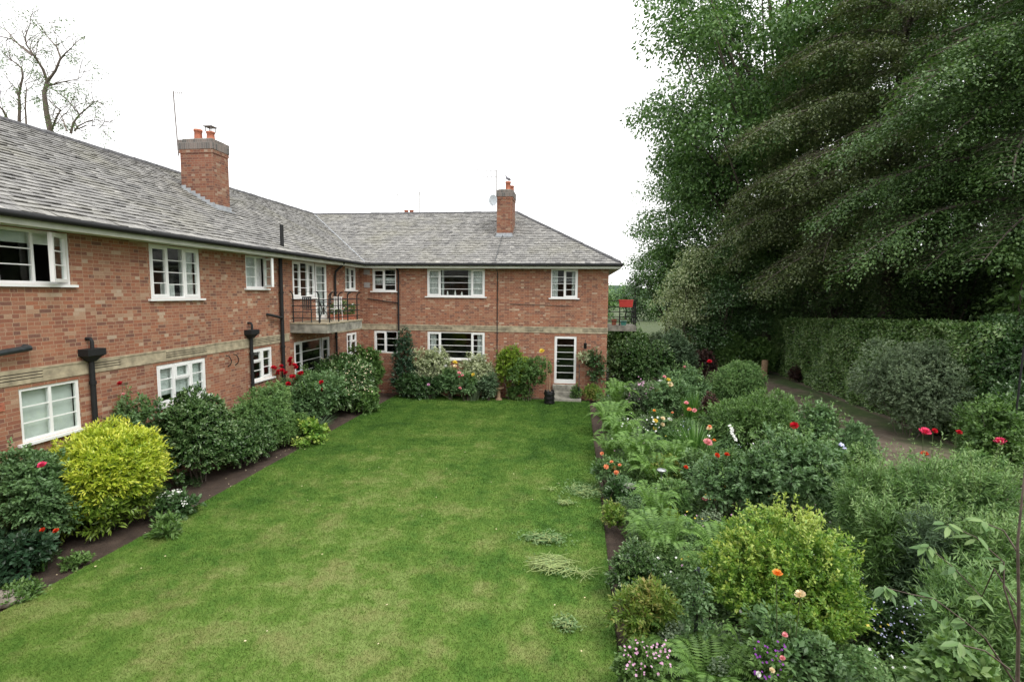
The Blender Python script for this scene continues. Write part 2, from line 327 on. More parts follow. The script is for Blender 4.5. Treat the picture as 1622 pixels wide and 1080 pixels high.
# ---------------------------------------------------------------- the apartment building
BLD = thing('apartment_building', 'two storey red brick apartment building with grey slate roof and white windows', 'building', (0,0,0))
AX, AY = XL+.45, D-.45
class Wall:
    def __init__(s, kind): s.k = kind; s.open = []
    def map(s, a, o, z): return (XL+o, a, z) if s.k == 'L' else (a, D-o, z)
    def box(s, m, a0, a1, o0, o1, z0, z1, r=0.):
        p, q = s.map(a0, o0, z0), s.map(a1, o1, z1); m.box(p[0], q[0], p[1], q[1], p[2], q[2], r)
WL, WB = Wall('L'), Wall('B')
FR = .055
def window(W, a0, a1, z0, z1, lights, sill=True, curtain=None, door=False):
    """lights: (width fraction, horizontal bars, style) from a0 to a1. style: sash, fixed, vent, ajar"""
    W.open.append((a0, a1, z0, z1))
    m = MB(); f0, f1 = -.085, -.02
    bx = lambda mm, *q: W.box(mm, *q)
    bx(m, a0, a0+FR, f0, f1, z0, z1); bx(m, a1-FR, a1, f0, f1, z0, z1)
    bx(m, a0+FR, a1-FR, f0, f1, z1-FR, z1)
    if not door: bx(m, a0+FR, a1-FR, f0, f1, z0, z0+FR)
    tot = sum(l[0] for l in lights); c = a0+FR; inner = a1-a0-2*FR; nl = len(lights); mull = .05
    avail = inner-mull*(nl-1); panes = []; sash = []; bars = MB()
    for i, (fr, nb, st) in enumerate(lights):
        b0 = c; b1 = c+avail*fr/tot; c = b1+mull
        if i < nl-1: bx(m, b1, b1+mull, f0, f1, z0+(0 if door else FR), z1-FR)
        zz = [(z0+(0 if door else FR), z1-FR, nb, st)]
        if st == 'vent':
            zm = z1-FR-(z1-z0)*.34; bx(m, b0, b1, f0, f1, zm-.045, zm)
            zz = [(zm, z1-FR, 0, 'sash'), (z0+FR, zm-.045, nb, 'fixed')]
        for (q0, q1, nb_, st_) in zz:
            if st_ == 'fixed':
                for k in range(nb_):
                    zb = q0+(q1-q0)*(k+1)/(nb_+1); bx(bars, b0, b1, -.062, -.036, zb-.011, zb+.011)
                panes.append((b0, b1, q0, q1))
            else:
                ang = 0; sm = MB(); s = .05
                bt = .18 if st_ == 'doorleaf' else s
                o0, o1 = -.075, -.006
                bx(sm, b0-.012, b0+s, o0, o1, q0-.012, q1+.012); bx(sm, b1-s, b1+.012, o0, o1, q0-.012, q1+.012)
                bx(sm, b0+s, b1-s, o0, o1, q1-s, q1+.012); bx(sm, b0+s, b1-s, o0, o1, q0-.012, q0+bt)
                for k in range(nb_):
                    zb = q0+bt+(q1-q0-s-bt)*(k+1)/(nb_+1); bx(sm, b0+s, b1-s, -.062, -.030, zb-.011, zb+.011)
                sash.append((sm, st_, b0, b1, q0+bt-.01, q1-s+.01))
    m.add(bars.v, bars.f)
    win = m.build('door' if door else 'window', M['white'], BLD)
    gp = MB()
    for (b0, b1, q0, q1) in panes: bx(gp, b0-.005, b1+.005, -.052, -.047, q0-.005, q1+.005)
    for (sm, st_, b0, b1, q0, q1) in sash:
        gm = MB(); bx(gm if st_ == 'ajar' else gp, b0+.045, b1-.045, -.052, -.047, q0, q1)
        so_ = sm.build('sash' if not door else 'door_leaf', M['white'], win)
        if st_ == 'ajar':
            go = gm.build('pane', M['glass'], win)
            hp = Vector(W.map(b1+.012, -.006, 0)); rot = Matrix.Translation(hp) @ Matrix.Rotation(math.radians(30 if a0 < 9 else 62), 4, 'Z') @ Matrix.Translation(-hp)
            so_.data.transform(rot); go.data.transform(rot)
    if gp.v: gp.build('pane', M['glass'], win)
    if sill:
        sm = MB(); bx(sm, a0-.09, a1+.09, -.1, .07, z0-.05, z0-.002); sm.build('sill', M['white'], win)
    if curtain:
        for (u0, u1, v0, v1, kind) in curtain:
            cm = MB(); A0 = a0+(a1-a0)*u0; A1 = a0+(a1-a0)*u1; Z0 = z0+(z1-z0)*v0; Z1 = z0+(z1-z0)*v1
            if kind == 'blind': bx(cm, A0+.02, A1-.02, -.16, -.155, Z0, Z1); cm.build('blind', M['blind'], win)
            else:
                k = max(8, int((A1-A0)/.035)); pts = [(A0+(A1-A0)*i/k, -.18+.028*math.sin(i*1.9)+.01*math.sin(i*.7)) for i in range(k+1)]
                vs = [W.map(a, o, Z0) for a, o in pts]+[W.map(a, o, Z1) for a, o in pts]
                cm.add(vs, [(i,i+1,k+2+i,k+1+i) for i in range(k)], True); cm.build('curtain', M['net'], win)
    return win
UT, LT = 5.645, 2.79
S, X_, V, J, FX = 'sash', 'fixed', 'vent', 'ajar', 'fixed'
w1 = window(WL, 7.68, 8.97, 4.66, UT, [(1,2,FX),(1.1,2,J)], curtain=[(0,1,.75,1,'blind')])
w0 = window(WL, 4.2, 5.9, 4.37, UT, [(1,3,S),(1,3,FX),(1,3,S)])
w2 = window(WL, 10.87, 12.48, 4.37, UT, [(1,3,S),(1,3,FX),(1,3,S)], curtain=[(.68,.98,0,1,'net'),(.3,.55,.0,.28,'net')])
w3 = window(WL, 14.37, 15.42, 4.66, UT, [(1,2,FX),(1,2,J)], curtain=[(.02,.98,0,1,'net')])
w4 = window(WL, 16.93, 18.5, 4.36, UT, [(1,3,S),(1,3,FX),(1,3,S)], curtain=[(.75,.98,0,1,'net')])
d4 = window(WL, 18.5, 19.42, 3.5, UT, [(1,5,'doorleaf')], sill=False, door=True, curtain=[(.1,.9,0,1,'net')])
w5 = window(WL, 21.06, 22.13, 4.66, UT, [(1,2,FX),(1,2,S)], curtain=[(.02,.5,0,1,'net')])
w6 = window(WL, 7.87, 8.99, 1.8, LT, [(1,2,FX),(1,2,FX)], curtain=[(0,1,.0,1,'blind')])
w7 = window(WL, 10.91, 12.53, 1.8, LT, [(1,2,S),(1,0,V),(1,2,S)], curtain=[(0,1,.22,1,'blind')])
w8 = window(WL, 14.5, 15.56, 1.8, LT, [(1,1,V),(1,2,S)])
w9 = window(WL, 16.9, 18.9, 1.3, LT, [(.45,3,S),(1.3,3,FX)], sill=True)
d9 = window(WL, 18.9, 19.55, .6, LT, [(1,4,'doorleaf')], sill=False, door=True)
w10 = window(WL, 21.1, 22.13, 1.8, LT, [(1,2,S),(1,0,V)])
v1 = window(WB, -9.22, -8.1, 4.63, UT, [(1,3,S),(1,3,FX)], curtain=[(0,1,.35,.6,'net')])
v2 = window(WB, -6.66, -4.03, 4.42, UT, [(.5,3,S),(1.35,3,FX),(.5,3,S)], curtain=[(.02,.22,0,1,'net'),(.24,.28,0,1,'net'),(.7,.98,0,1,'net')])
v3 = window(WB, -1.1, .06, 4.4, UT, [(1,3,FX),(1,3,S)], curtain=[(.04,.25,0,1,'net'),(.78,.96,0,1,'net')])
v4 = window(WB, -9.18, -8.06, 1.8, LT+.04, [(1,2,S),(1,2,FX)], sill=False)
v5 = window(WB, -6.66, -4.02, 1.6, LT+.04, [(.5,3,S),(1.35,3,FX),(.5,3,S)], curtain=[(.04,.14,0,1,'net'),(.86,.95,0,.9,'net')])
dB = window(WB, -.9, .06, .64, LT-.06, [(1,5,'doorleaf')], sill=False, door=True)
hb = MB(); hb.tube([(-.78,D-.0,1.62),(-.78,D-.06,1.62),(-.68,D-.07,1.62)], .012, 6); hb.build('handle', M['alum'], dB)
# ornaments on the sills, seen behind the glass (kept as things)
def vase(x, y, z, h, label, mat='china'):
    m = MB(); m.lathe([(.0,0),(.035,0),(.05,h*.3),(.03,h*.65),(.022,h*.8),(.035,h)], n=10); o = m.build('ornament', M[mat]); o.location = (x, y, z); tag(o, label, 'ornament')
for x, h, l in ((-5.75,.2,'left small white ornament on the upper picture window sill'), (-5.4,.24,'middle white ornament on the upper picture window sill'), (-5.1,.17,'right squat white ornament on the upper picture window sill')):
    vase(x, D+.13, 4.46, h, l)

def wallmesh(W, a0, a1, z0, z1, th=.3):
    A = sorted({a0, a1, *[v for o in W.open for v in o[:2]]}); Z = sorted({z0, z1, *[v for o in W.open for v in o[2:]]})
    m = MB()
    for i in range(len(A)-1):
        for j in range(len(Z)-1):
            ca, cz = (A[i]+A[i+1])/2, (Z[j]+Z[j+1])/2
            if any(o[0] < ca < o[1] and o[2] < cz < o[3] for o in W.open): continue
            q = [W.map(A[i],0,Z[j]), W.map(A[i+1],0,Z[j]), W.map(A[i+1],0,Z[j+1]), W.map(A[i],0,Z[j+1])]
            m.add(q, [(0,1,2,3)])
    for (p0, p1, q0, q1) in W.open:
        for (u0, v0, u1, v1) in ((p0,q0,p1,q0),(p1,q0,p1,q1),(p1,q1,p0,q1),(p0,q1,p0,q0)):
            m.add([W.map(u0,0,v0), W.map(u1,0,v1), W.map(u1,-.12,v1), W.map(u0,-.12,v0)], [(0,1,2,3)])
    return m
wallmesh(WL, 1, D, -.15, 5.66).build('wall', M['brick'], BLD)
wallmesh(WB, XL, XR, -.15, 5.66).build('wall', M['brick'], BLD)
om = MB()                                             # the outer walls the photo does not show, plain brick
BX, BY = XL-9.08, D+9.08
om.add([(XR,D,-.15),(XR,BY,-.15),(XR,BY,5.66),(XR,D,5.66),(BX,BY,-.15),(BX,BY,5.66),(BX,1,-.15),(BX,1,5.66),(XL,1,-.15),(XL,1,5.66)],
       [(0,1,2,3),(1,4,5,2),(4,6,7,5),(6,8,9,7)]); om.build('wall', M['brick'], BLD)
om = MB()
om.add([(XL,-.35,-.15),(9,-.35,-.15),(9,-.35,5.66),(XL,-.35,5.66),(XL,1,-.15),(XL,1,5.66),(9,-9,-.15),(9,-9,5.66)], [(0,1,2,3),(4,0,3,5),(1,6,7,2)]); om.build('wall', M['brick'], BLD)
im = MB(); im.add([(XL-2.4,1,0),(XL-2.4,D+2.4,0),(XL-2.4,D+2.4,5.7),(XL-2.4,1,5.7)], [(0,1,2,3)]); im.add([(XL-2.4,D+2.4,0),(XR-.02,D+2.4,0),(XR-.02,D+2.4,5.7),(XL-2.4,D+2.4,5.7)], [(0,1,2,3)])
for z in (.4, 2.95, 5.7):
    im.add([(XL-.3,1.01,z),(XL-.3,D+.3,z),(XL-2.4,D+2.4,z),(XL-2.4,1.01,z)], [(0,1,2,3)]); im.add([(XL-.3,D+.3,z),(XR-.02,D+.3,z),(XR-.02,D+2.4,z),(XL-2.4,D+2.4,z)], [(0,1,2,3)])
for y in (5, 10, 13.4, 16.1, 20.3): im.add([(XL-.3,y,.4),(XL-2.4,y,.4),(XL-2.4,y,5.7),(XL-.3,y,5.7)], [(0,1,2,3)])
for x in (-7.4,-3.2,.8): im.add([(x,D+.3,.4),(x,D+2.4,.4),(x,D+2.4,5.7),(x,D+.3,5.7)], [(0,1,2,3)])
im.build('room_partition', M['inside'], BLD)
# stone band, fluted in stretches
def band(W, a0, a1, fl):
    gm = MB(); m = MB(); W.box(m, a0, a1, -.01, .022, 3.105, 3.14); W.box(m, a0, a1, -.01, .02, 2.87, 2.945)
    c = a0
    for (b0, b1) in fl+[(a1, a1)]:
        if b0 > c: W.box(m, c, b0, -.01, .012, 2.945, 3.105)
        if b1 > b0:
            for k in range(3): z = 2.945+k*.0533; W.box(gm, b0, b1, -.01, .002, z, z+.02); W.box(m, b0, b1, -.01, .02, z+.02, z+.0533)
        c = b1
    sb_ = m.build('stone_band', M['stone'], BLD)
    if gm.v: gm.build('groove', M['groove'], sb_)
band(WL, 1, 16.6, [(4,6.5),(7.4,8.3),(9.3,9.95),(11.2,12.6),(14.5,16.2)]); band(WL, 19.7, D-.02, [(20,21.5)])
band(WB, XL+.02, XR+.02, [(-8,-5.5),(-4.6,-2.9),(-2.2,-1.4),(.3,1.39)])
# soffit, fascia, gutter
m = MB(); m.box(XL, AX, 1, D, 5.662, 5.69); m.box(AX, XR+.45, AY, D, 5.662, 5.69); m.box(XR, XR+.45, D, BY, 5.662, 5.69); m.build('soffit', M['soffit'], BLD)
m = MB(); m.box(AX-.004, AX+.02, 1, AY-.02, 5.65, ZE-.03); m.box(AX+.02, XR+.47, AY-.02, AY+.004, 5.65, ZE-.03); m.box(XR+.446, XR+.47, AY+.004, BY, 5.65, ZE-.03)
m.build('fascia', M['soffit'], BLD)
def gutter(pts):
    m = MB(); m.tube(pts, .062, 10); m.build('gutter', M['black'], BLD)
gz = ZE-.075
gutter([(AX+.085,1,gz),(AX+.085,AY-.085,gz),(XR+.53,AY-.085,gz),(XR+.53,BY,gz)])

# roof: underlay planes plus real slates on the two slopes in view
SL = (ZR-ZE)/RW; RX = AX-RW; RY = AY+RW; HX = XR+.45-RW
m = MB(); e = -.03
m.add([(AX+.03,1,ZE+e),(AX+.03,AY,ZE+e),(RX,RY,ZR+e),(RX,1,ZR+e)], [(0,1,2,3)])
m.add([(AX,AY-.03,ZE+e),(XR+.45,AY-.03,ZE+e),(HX,RY,ZR+e),(RX,RY,ZR+e)], [(0,1,2,3)])
m.add([(XR+.48,AY,ZE+e),(XR+.48,RY+RW,ZE+e),(HX,RY,ZR+e)], [(0,1,2)])
m.add([(XR+.45,RY+RW,ZE+e),(RX-RW,RY+RW,ZE+e),(RX,RY,ZR+e),(HX,RY,ZR+e)], [(0,1,2,3)])
m.add([(RX-RW,RY+RW,ZE+e),(RX-RW,1,ZE+e),(RX,1,ZR+e),(RX,RY,ZR+e)], [(0,1,2,3)])
m.add([(XL-4.5,.1,ZE+e),(9.5,.1,ZE+e),(9.5,-RW,ZR+e),(XL-4.5,-RW,ZR+e)], [(0,1,2,3)])
m.add([(AX,1.02,ZE+e),(RX,1.02,ZR+e),(RX,-RW,ZR+e),(AX,.1,ZE+e)], [(0,1,2,3)])
roof = m.build('roof', M['slate'], BLD, attr=True)
def slates(fn, u0f, u1f, umin, umax, name):
    rows = 31; m = MB(); dh = RW/rows; wd = .21
    for r_ in range(rows):
        h0 = r_*dh-(.06 if r_ == 0 else 0); h1 = (r_+1)*dh+.035; n_ = int((umax-umin)/wd)+2
        base = umin-wd*(.5 if r_ % 2 else 0)+random.uniform(-.03,.03)
        for i in range(n_):
            a = base+i*wd+.003; b = a+wd-.006+random.uniform(-.004,.002)
            lo = (max(a,u0f(h0)), min(b,u1f(h0))); hi = (max(a,u0f(h1)), min(b,u1f(h1)))
            if lo[1]-lo[0] < .02 and hi[1]-hi[0] < .02: continue
            lo = (lo[0], max(lo)); hi = (hi[0], max(hi))
            t = .034+random.uniform(-.008,.014); tl = random.uniform(-.006,.006); j = random.uniform(-.012,.006)
            q = [fn(lo[0],h0+j,t+tl), fn(lo[1],h0+j+random.uniform(-.006,.006),t-tl), fn(hi[1],h1,.004), fn(hi[0],h1,.004), fn(lo[0],h0+j,t+tl-.02), fn(lo[1],h0+j,t-tl-.02)]
            rr = min(1, max(0, random.gauss(.5,.15)))
            m.add(q, [(0,1,2,3),(4,5,1,0),(0,3,4),(1,5,2)], r=rr)
    return m.build(name, M['slate'], roof, attr=True)
nn = 1/math.sqrt(1+SL*SL)
slates(lambda u, h, t: (AX-h+t*SL*nn, u, ZE+h*SL+t*nn), lambda h: 1.0, lambda h: AY+h-.03, 1.0, RY, 'slate_slope')
slates(lambda u, h, t: (u, AY+h-t*SL*nn, ZE+h*SL+t*nn), lambda h: AX-h+.03, lambda h: XR+.45-h-.02, RX, XR+.45, 'slate_slope')
def ridge(p0, p1, r=.1, seg=.46):
    p0, p1 = np.array(p0), np.array(p1); L = np.linalg.norm(p1-p0); n_ = max(1, int(L/seg)); m = MB(); d = (p1-p0)/L
    for i in range(n_):
        a = p0+d*(L*i/n_+.006); b = p0+d*(L*(i+1)/n_-.006); j = np.array([0,0,random.uniform(-.008,.008)])
        m.tube([a+j, b+j], [r, r*.96], 10)
    m.build('ridge_tiles', M['ridge'], roof)
ridge((RX,1,ZR-.01), (RX,RY,ZR-.01)); ridge((RX,RY,ZR-.01), (HX,RY,ZR-.01), .09); ridge((XR+.42,AY+.03,ZE+.02), (HX,RY,ZR-.01), .09)
m = MB(); q = [np.array(v) for v in ((AX,AY,ZE+.03),(RX,RY,ZR+.03))]; m.tube([q[0], q[1]], .035, 4); m.build('valley_flashing', M['lead'], roof)
# chimneys
def chimney(x0, x1, y0, y1, zt, pots, roofz):
    m = MB(); zc = zt-.42
    m.box(x0, x1, y0, y1, roofz, zc); m.box(x0-.02, x1+.02, y0-.02, y1+.02, zc, zc+.12); 
    ch = m.build('chimney', M['chimneybrick'], BLD)
    c = MB(); c.box(x0-.035, x1+.035, y0-.035, y1+.035, zc+.12, zt)
    n_ = int((x1-x0)/.075); c2 = c.build('soldier_course', M['sootbrick'], ch)
    g = MB(); g.box(x0+.06, x1-.06, y0+.06, y1-.06, zt, zt+.05); g.build('mortar_cap', M['concrete'], ch)
    for (px_, py_, h, cowl) in pots:
        k = MB(); k.lathe([(.13,0),(.125,.1),(.115,h*.8),(.135,h*.82),(.135,h),(.1,h),(.09,h*.5)], (px_,py_,zt+.04), 14); po = k.build('chimney_pot', M['pot'], ch)
        if cowl:
            k = MB(); k.box(px_-.15,px_+.15,py_-.15,py_+.15,zt+.04+h+.14,zt+.04+h+.165)
            for sx in (-.1,.1):
                for sy in (-.1,.1): k.box(px_+sx-.01,px_+sx+.01,py_+sy-.01,py_+sy+.01,zt+.04+h-.01,zt+.04+h+.14)
            k.build('cowl', M['cowl'], po)
    return ch
def mk_soot():
    t = NT('sooty soldier brick'); p = t.pos(); s = t.n('SeparateXYZ'); t.l(p, s.inputs[0])
    b = t.n('TexBrick'); cb = t.n('CombineXYZ'); t.l(t.math('ADD', s.outputs[0], s.outputs[1]), cb.inputs[0]); t.l(s.outputs[2], cb.inputs[1]); t.l(cb.outputs[0], b.inputs['Vector'])
    for k, v in (('Scale', 1), ('Mortar Size', .006), ('Bias', 0), ('Brick Width', .078), ('Row Height', .3)): b.inputs[k].default_value = v
    b.inputs['Color1'].default_value = (.09,.085,.08,1); b.inputs['Color2'].default_value = (.2,.16,.14,1); b.inputs['Mortar'].default_value = (.22,.21,.19,1)
    t.col(b.outputs[0]); t.rough(.9); return t.m
M['sootbrick'] = mk_soot()
ZL = ZE+(AX+11.65)*SL
c1 = chimney(-12.8, -11.66, 15.61, 16.35, 9.4, [(-12.42,15.98,.38,False),(-11.98,15.98,.3,True)], ZL-.2)
m = MB()
for i in range(7):                                   # stepped lead flashing up the slope
    xa = -11.66-i*.163; z = ZE+(AX-xa)*SL; m.box(xa-.163, xa, 15.595, 15.608, z-.02, z+.2)
m.box(-11.655, -11.52, 15.58, 16.4, ZL-.03, ZL+.0); m.box(-11.655, -11.64, 15.58, 16.4, ZL-.0, ZL+.16); m.build('flashing', M['lead'], c1)
ZB = ZE+(24.47-AY)*SL
c2 = chimney(-3.81, -3.07, 24.47, 25.6, 9.42, [(-3.33,24.85,.42,False),(-3.22,25.25,.3,False)], ZB-.2)
m = MB(); m.box(-3.86, -3.02, 24.33, 24.462, ZB-.03, ZB+.03); m.box(-3.83, -3.05, 24.445, 24.46, ZB+.03, ZB+.17); m.build('flashing', M['lead'], c2)
c3 = chimney(-10.6, -9.7, 31, 31.6, 9.25, [(-10.66+.12,31.3,.36,False),(-10.2,31.3,.36,False)], 7.5)
def aerial(ch, x, y, z0, z1, el, flip=1, lean=0):
    m = MB(); m.tube([(x,y,z0),(x+lean,y,z1)], .02, 6)
    for (z, L_, n_) in el:
        xx = x+lean*(z-z0)/(z1-z0); m.tube([(xx,y,z),(xx+flip*L_,y-.25*L_,z-.12*L_)], .012, 5)
        for k in range(n_):
            q = (k+.3)/n_; cx = xx+flip*L_*q; m.tube([(cx,y-.25*L_*q-.0,z-.12*L_*q-.14),(cx,y-.25*L_*q,z-.12*L_*q+.14)], .007, 4)
    m.build('aerial', M['cowl'], ch)
aerial(c1, -12.85, 15.6, 8.9, 10.92, [(10.85,.42,5)], 1, -.08)
aerial(c2, -3.83, 24.45, 9.0, 10.33, [(10.3,-1.1,5),(10.02,-1.0,5)], 1)
aerial(c2, -3.62, 24.8, 9.4, 9.75, [], 1)
aerial(c3, -10.95, 31, 8.6, 10.6, [(10.55,-.35,3)]); aerial(c3, -9.6, 31, 8.6, 10.7, [(10.65,-.35,3)])
m = MB(); dc = np.array([-3.98,24.35,8.93]); vs = [dc+[0,.06,0]]; nd = 18
for r_, dd in ((.12,.045),(.27,0)):
    for k in range(nd): q = 2*math.pi*k/nd; vs.append(dc+[r_*math.cos(q)*.8,dd-.35*r_*math.cos(q),r_*math.sin(q)])
m.add(vs, [(0,1+k,1+(k+1) % nd) for k in range(nd)]+[(1+k,1+nd+k,1+nd+(k+1) % nd,1+(k+1) % nd) for k in range(nd)], True)
m.tube([dc+[0,0,-.25], dc+[-.1,-.3,-.05]], .012, 5); m.tube([dc+[0,.05,0],(-3.81,24.6,8.9)], .02, 5); m.build('satellite_dish', M['dish'], c2)
# rainwater goods
def pipe(pts, r=.04, mat='black', name='downpipe'):
    m = MB(); m.tube(pts, r, 10)
    if name == 'downpipe':
        z0, z1 = sorted((pts[0][2], pts[-1][2])); z = z0+.9
        x, y = pts[-1][0], pts[-1][1]
        while z < z1-.2: m.tube([(x,y,z),(x,y,z+.07)], r*1.3, 10); z += 1.8
    return m.build(name, M[mat], BLD)
def hopper(W, a, z, pz):
    m = MB(); 
    def ring(hw, o0, o1, zz): return [W.map(a-hw,o0,zz), W.map(a+hw,o0,zz), W.map(a+hw,o1,zz), W.map(a-hw,o1,zz)]
    vs = ring(.2,.01,.24,z+.16)+ring(.2,.01,.24,z+.03)+ring(.15,.01,.2,z)+ring(.06,.03,.14,z-.1)
    m.add(vs, [(0,1,2,3)]+[(4*i+k,4*i+(k+1) % 4,4*i+4+(k+1) % 4,4*i+4+k) for i in range(3) for k in range(4)])
    p = W.map(a, .09, z-.1); h = m.build('hopper', M['black'], BLD)
    q = MB(); q.tube([W.map(a,.0,z+.36), W.map(a,.1,z+.36), W.map(a,.13,z+.3), W.map(a,.13,z+.1)], .035, 8); q.build('spout', M['black'], h)
    pipe([(p[0],p[1],pz),(p[0],p[1],-.05)][::-1], .05)
hopper(WL, 9.2, 3.22, 3.15); hopper(WL, 14.38, 3.25, 3.2)
pipe([(XL+.1,16.05,0),(XL+.1,16.05,5.66)], .06); pipe([(XL+.18,16.05,5.95),(XL+.18,16.05,6.75)], .06)
pipe([(XL,15.35,3.84),(XL+.12,15.35,3.82),(XL+.12,16.0,3.7)], .045, name='waste_pipe')
pipe([(XL+.14,4.0,3.2),(XL+.14,8.0,3.52),(XL,8.02,3.53)], .055, 'darkpipe', 'waste_pipe')
pipe([(XL+.5,19.95,5.8),(XL+.42,19.95,5.66),(XL+.12,19.95,5.4),(XL+.09,19.95,5.2),(XL+.09,19.95,0)], .045)
pipe([(-7.98,AY-.06,5.8),(-7.98,D-.09,5.55),(-7.98,D-.07,5.3),(-7.98,D-.07,0)], .04)
pipe([(-9.45,D-.05,4.28),(-8.6,D-.05,4.17),(-7.98,D-.07,4.1)], .022, name='waste_pipe')
pipe([(-3.47,AY+.02,5.66),(-3.46,D-.03,5.5),(-3.45,D-.025,1.0)], .018, 'darkpipe', 'cable_run')
pipe([(-3.5,24.35,ZB+.06),(-3.5,AY-.02,ZE+.06)], .012, 'darkpipe', 'cable_run')
pipe([(-2.9,D-.02,4.12),(-.1,D-.02,4.05)], .009, 'darkpipe', 'cable_run')
m = MB(); m.box(-9.62,-9.34,D-.025,D+.01,5.37,5.6); m.build('vent_plate', M['paint_grey'], BLD)
m = MB(); m.box(-9.62,-9.34,D-.025,D+.01,4.78,5.02); m.build('vent_plate', M['paint_grey'], BLD)
m = MB(); m.box(XL-.01,XL+.012,7.35,7.62,2.45,2.6)
for k in range(4): m.box(XL+.012,XL+.02,7.36,7.61,2.465+k*.033,2.48+k*.033)
m.build('air_brick', M['pot'], BLD)
for dy in (0, .32):
    m = MB(); m.tube([(XL,13.35+dy,2.75),(XL+.1,13.35+dy,2.72),(XL+.13,13.4+dy,2.6),(XL+.06,13.45+dy,2.48),(XL,13.4+dy,2.42)], .013, 6)
    m.build('wall_bracket', M['black'], BLD)
# balcony on the left wing
BA0, BA1, BO = 16.68, 19.57, 1.36
m = MB(); m.box(XL, XL+BO, BA0, BA1, 3.15, 3.46); bal = m.build('balcony', M['concrete'], BLD)
m = MB(); m.box(XL, XL+BO+.02, BA0-.02, BA1+.02, 3.46, 3.5); m.build('balcony_floor', M['stone'], bal)
m = MB(); xo = XL+BO-.06; z0, z1 = 3.5, 4.55
corners = [(XL+.05,BA0+.06),(xo,BA0+.06),(xo,BA1-.06),(XL+.05,BA1-.06)]
posts = [(XL+.1,BA0+.06),(xo-.25,BA0+.06),(xo,BA0+.3),(xo,BA0+1.0),(xo,BA0+1.75),(xo,BA1-.3),(xo-.5,BA1-.06),(XL+.1,BA1-.06)]
for (x, y) in posts:
    ox = 0.16 if x == xo else 0; oy = -.16 if y < BA0+.1 else (.16 if y > BA1-.1 else 0)
    m.tube([(x,y,z0),(x,y,z1-.12),(x+ox*.3,y+oy*.3,z1-.03),(x+ox,y+oy,z1+.02)], .022, 6)
for z in (3.66, 3.87, 4.08, 4.3): m.tube([(a,b,z) for a, b in corners], .017, 6)
m.tube([(XL+.05,BA0-.1,z1+.02),(xo+.16,BA0-.1,z1+.02),(xo+.16,BA1+.1,z1+.02)], .006, 5)
m.build('railing', M['black'], bal)
# balcony behind the far corner
m = MB(); m.box(XR, XR+1.7, 26.6, 28.4, 2.72, 3.0); fb = m.build('balcony', M['concrete'], BLD)
m = MB()
for (x, y) in [(XR+.1,26.66),(XR+.85,26.66),(XR+1.64,26.66),(XR+1.64,27.5),(XR+1.64,28.34)]: m.tube([(x,y,3.0),(x,y,4.28)], .03, 6)
for z in (3.2,3.45,3.7,3.95,4.26): m.tube([(XR,26.66,z),(XR+1.64,26.66,z),(XR+1.64,28.34,z)], .022, 6)
m.build('railing', M['black'], fb)
def planter(name, x0, x1, y0, y1, z0, z1, mat, label, cat):
    m = MB(); t = .02; vs = []
    for (z, g) in ((z0,.03),(z1-.04,0),(z1-.04,-.012),(z1,-.012),(z1,.02),(z1-.06,.02)): vs += [(x0+g,y0+g,z),(x1-g,y0+g,z),(x1-g,y1-g,z),(x0+g,y1-g,z)]
    m.add(vs, [(0,3,2,1)]+[(4*i+k,4*i+(k+1) % 4,4*i+4+(k+1) % 4,4*i+4+k) for i in range(5) for k in range(4)]+[(20,21,22,23)]); return tag(m.build(name, M[mat]), label, cat)
planter('planter', 2.15, 2.85, 26.36, 26.6, 3.95, 4.32, 'redplastic', 'red trough planter hung on the balcony rail behind the far building corner', 'planter')
planter('plant_pot', 1.85, 2.1, 26.9, 27.15, 3.0, 3.3, 'pot', 'terracotta pot on the floor of the balcony behind the far corner', 'plant pot')
planter('plant_pot', 2.3, 2.6, 26.9, 27.15, 3.0, 3.22, 'teal', 'teal glazed pot on the floor of the balcony behind the far corner', 'plant pot')
# steps
m = MB(); m.box(-.98, .14, D-.42, D-.002, -.1, .33); m.box(-1.02, .3, D-.85, D-.42, -.1, .12); m.box(-.94,.1,D-.3,D-.004,.33,.6)
m.build('doorstep', M['concrete'], BLD)
m = MB(); m.tube([(.2,D-.75,-.05),(.2,D-.75,1.15)], .018, 6); m.tube([(.2,D-.75,1.15),(.2,D-.01,1.5)], .014, 6)
m.build('handrail', M['darkpipe'], BLD)

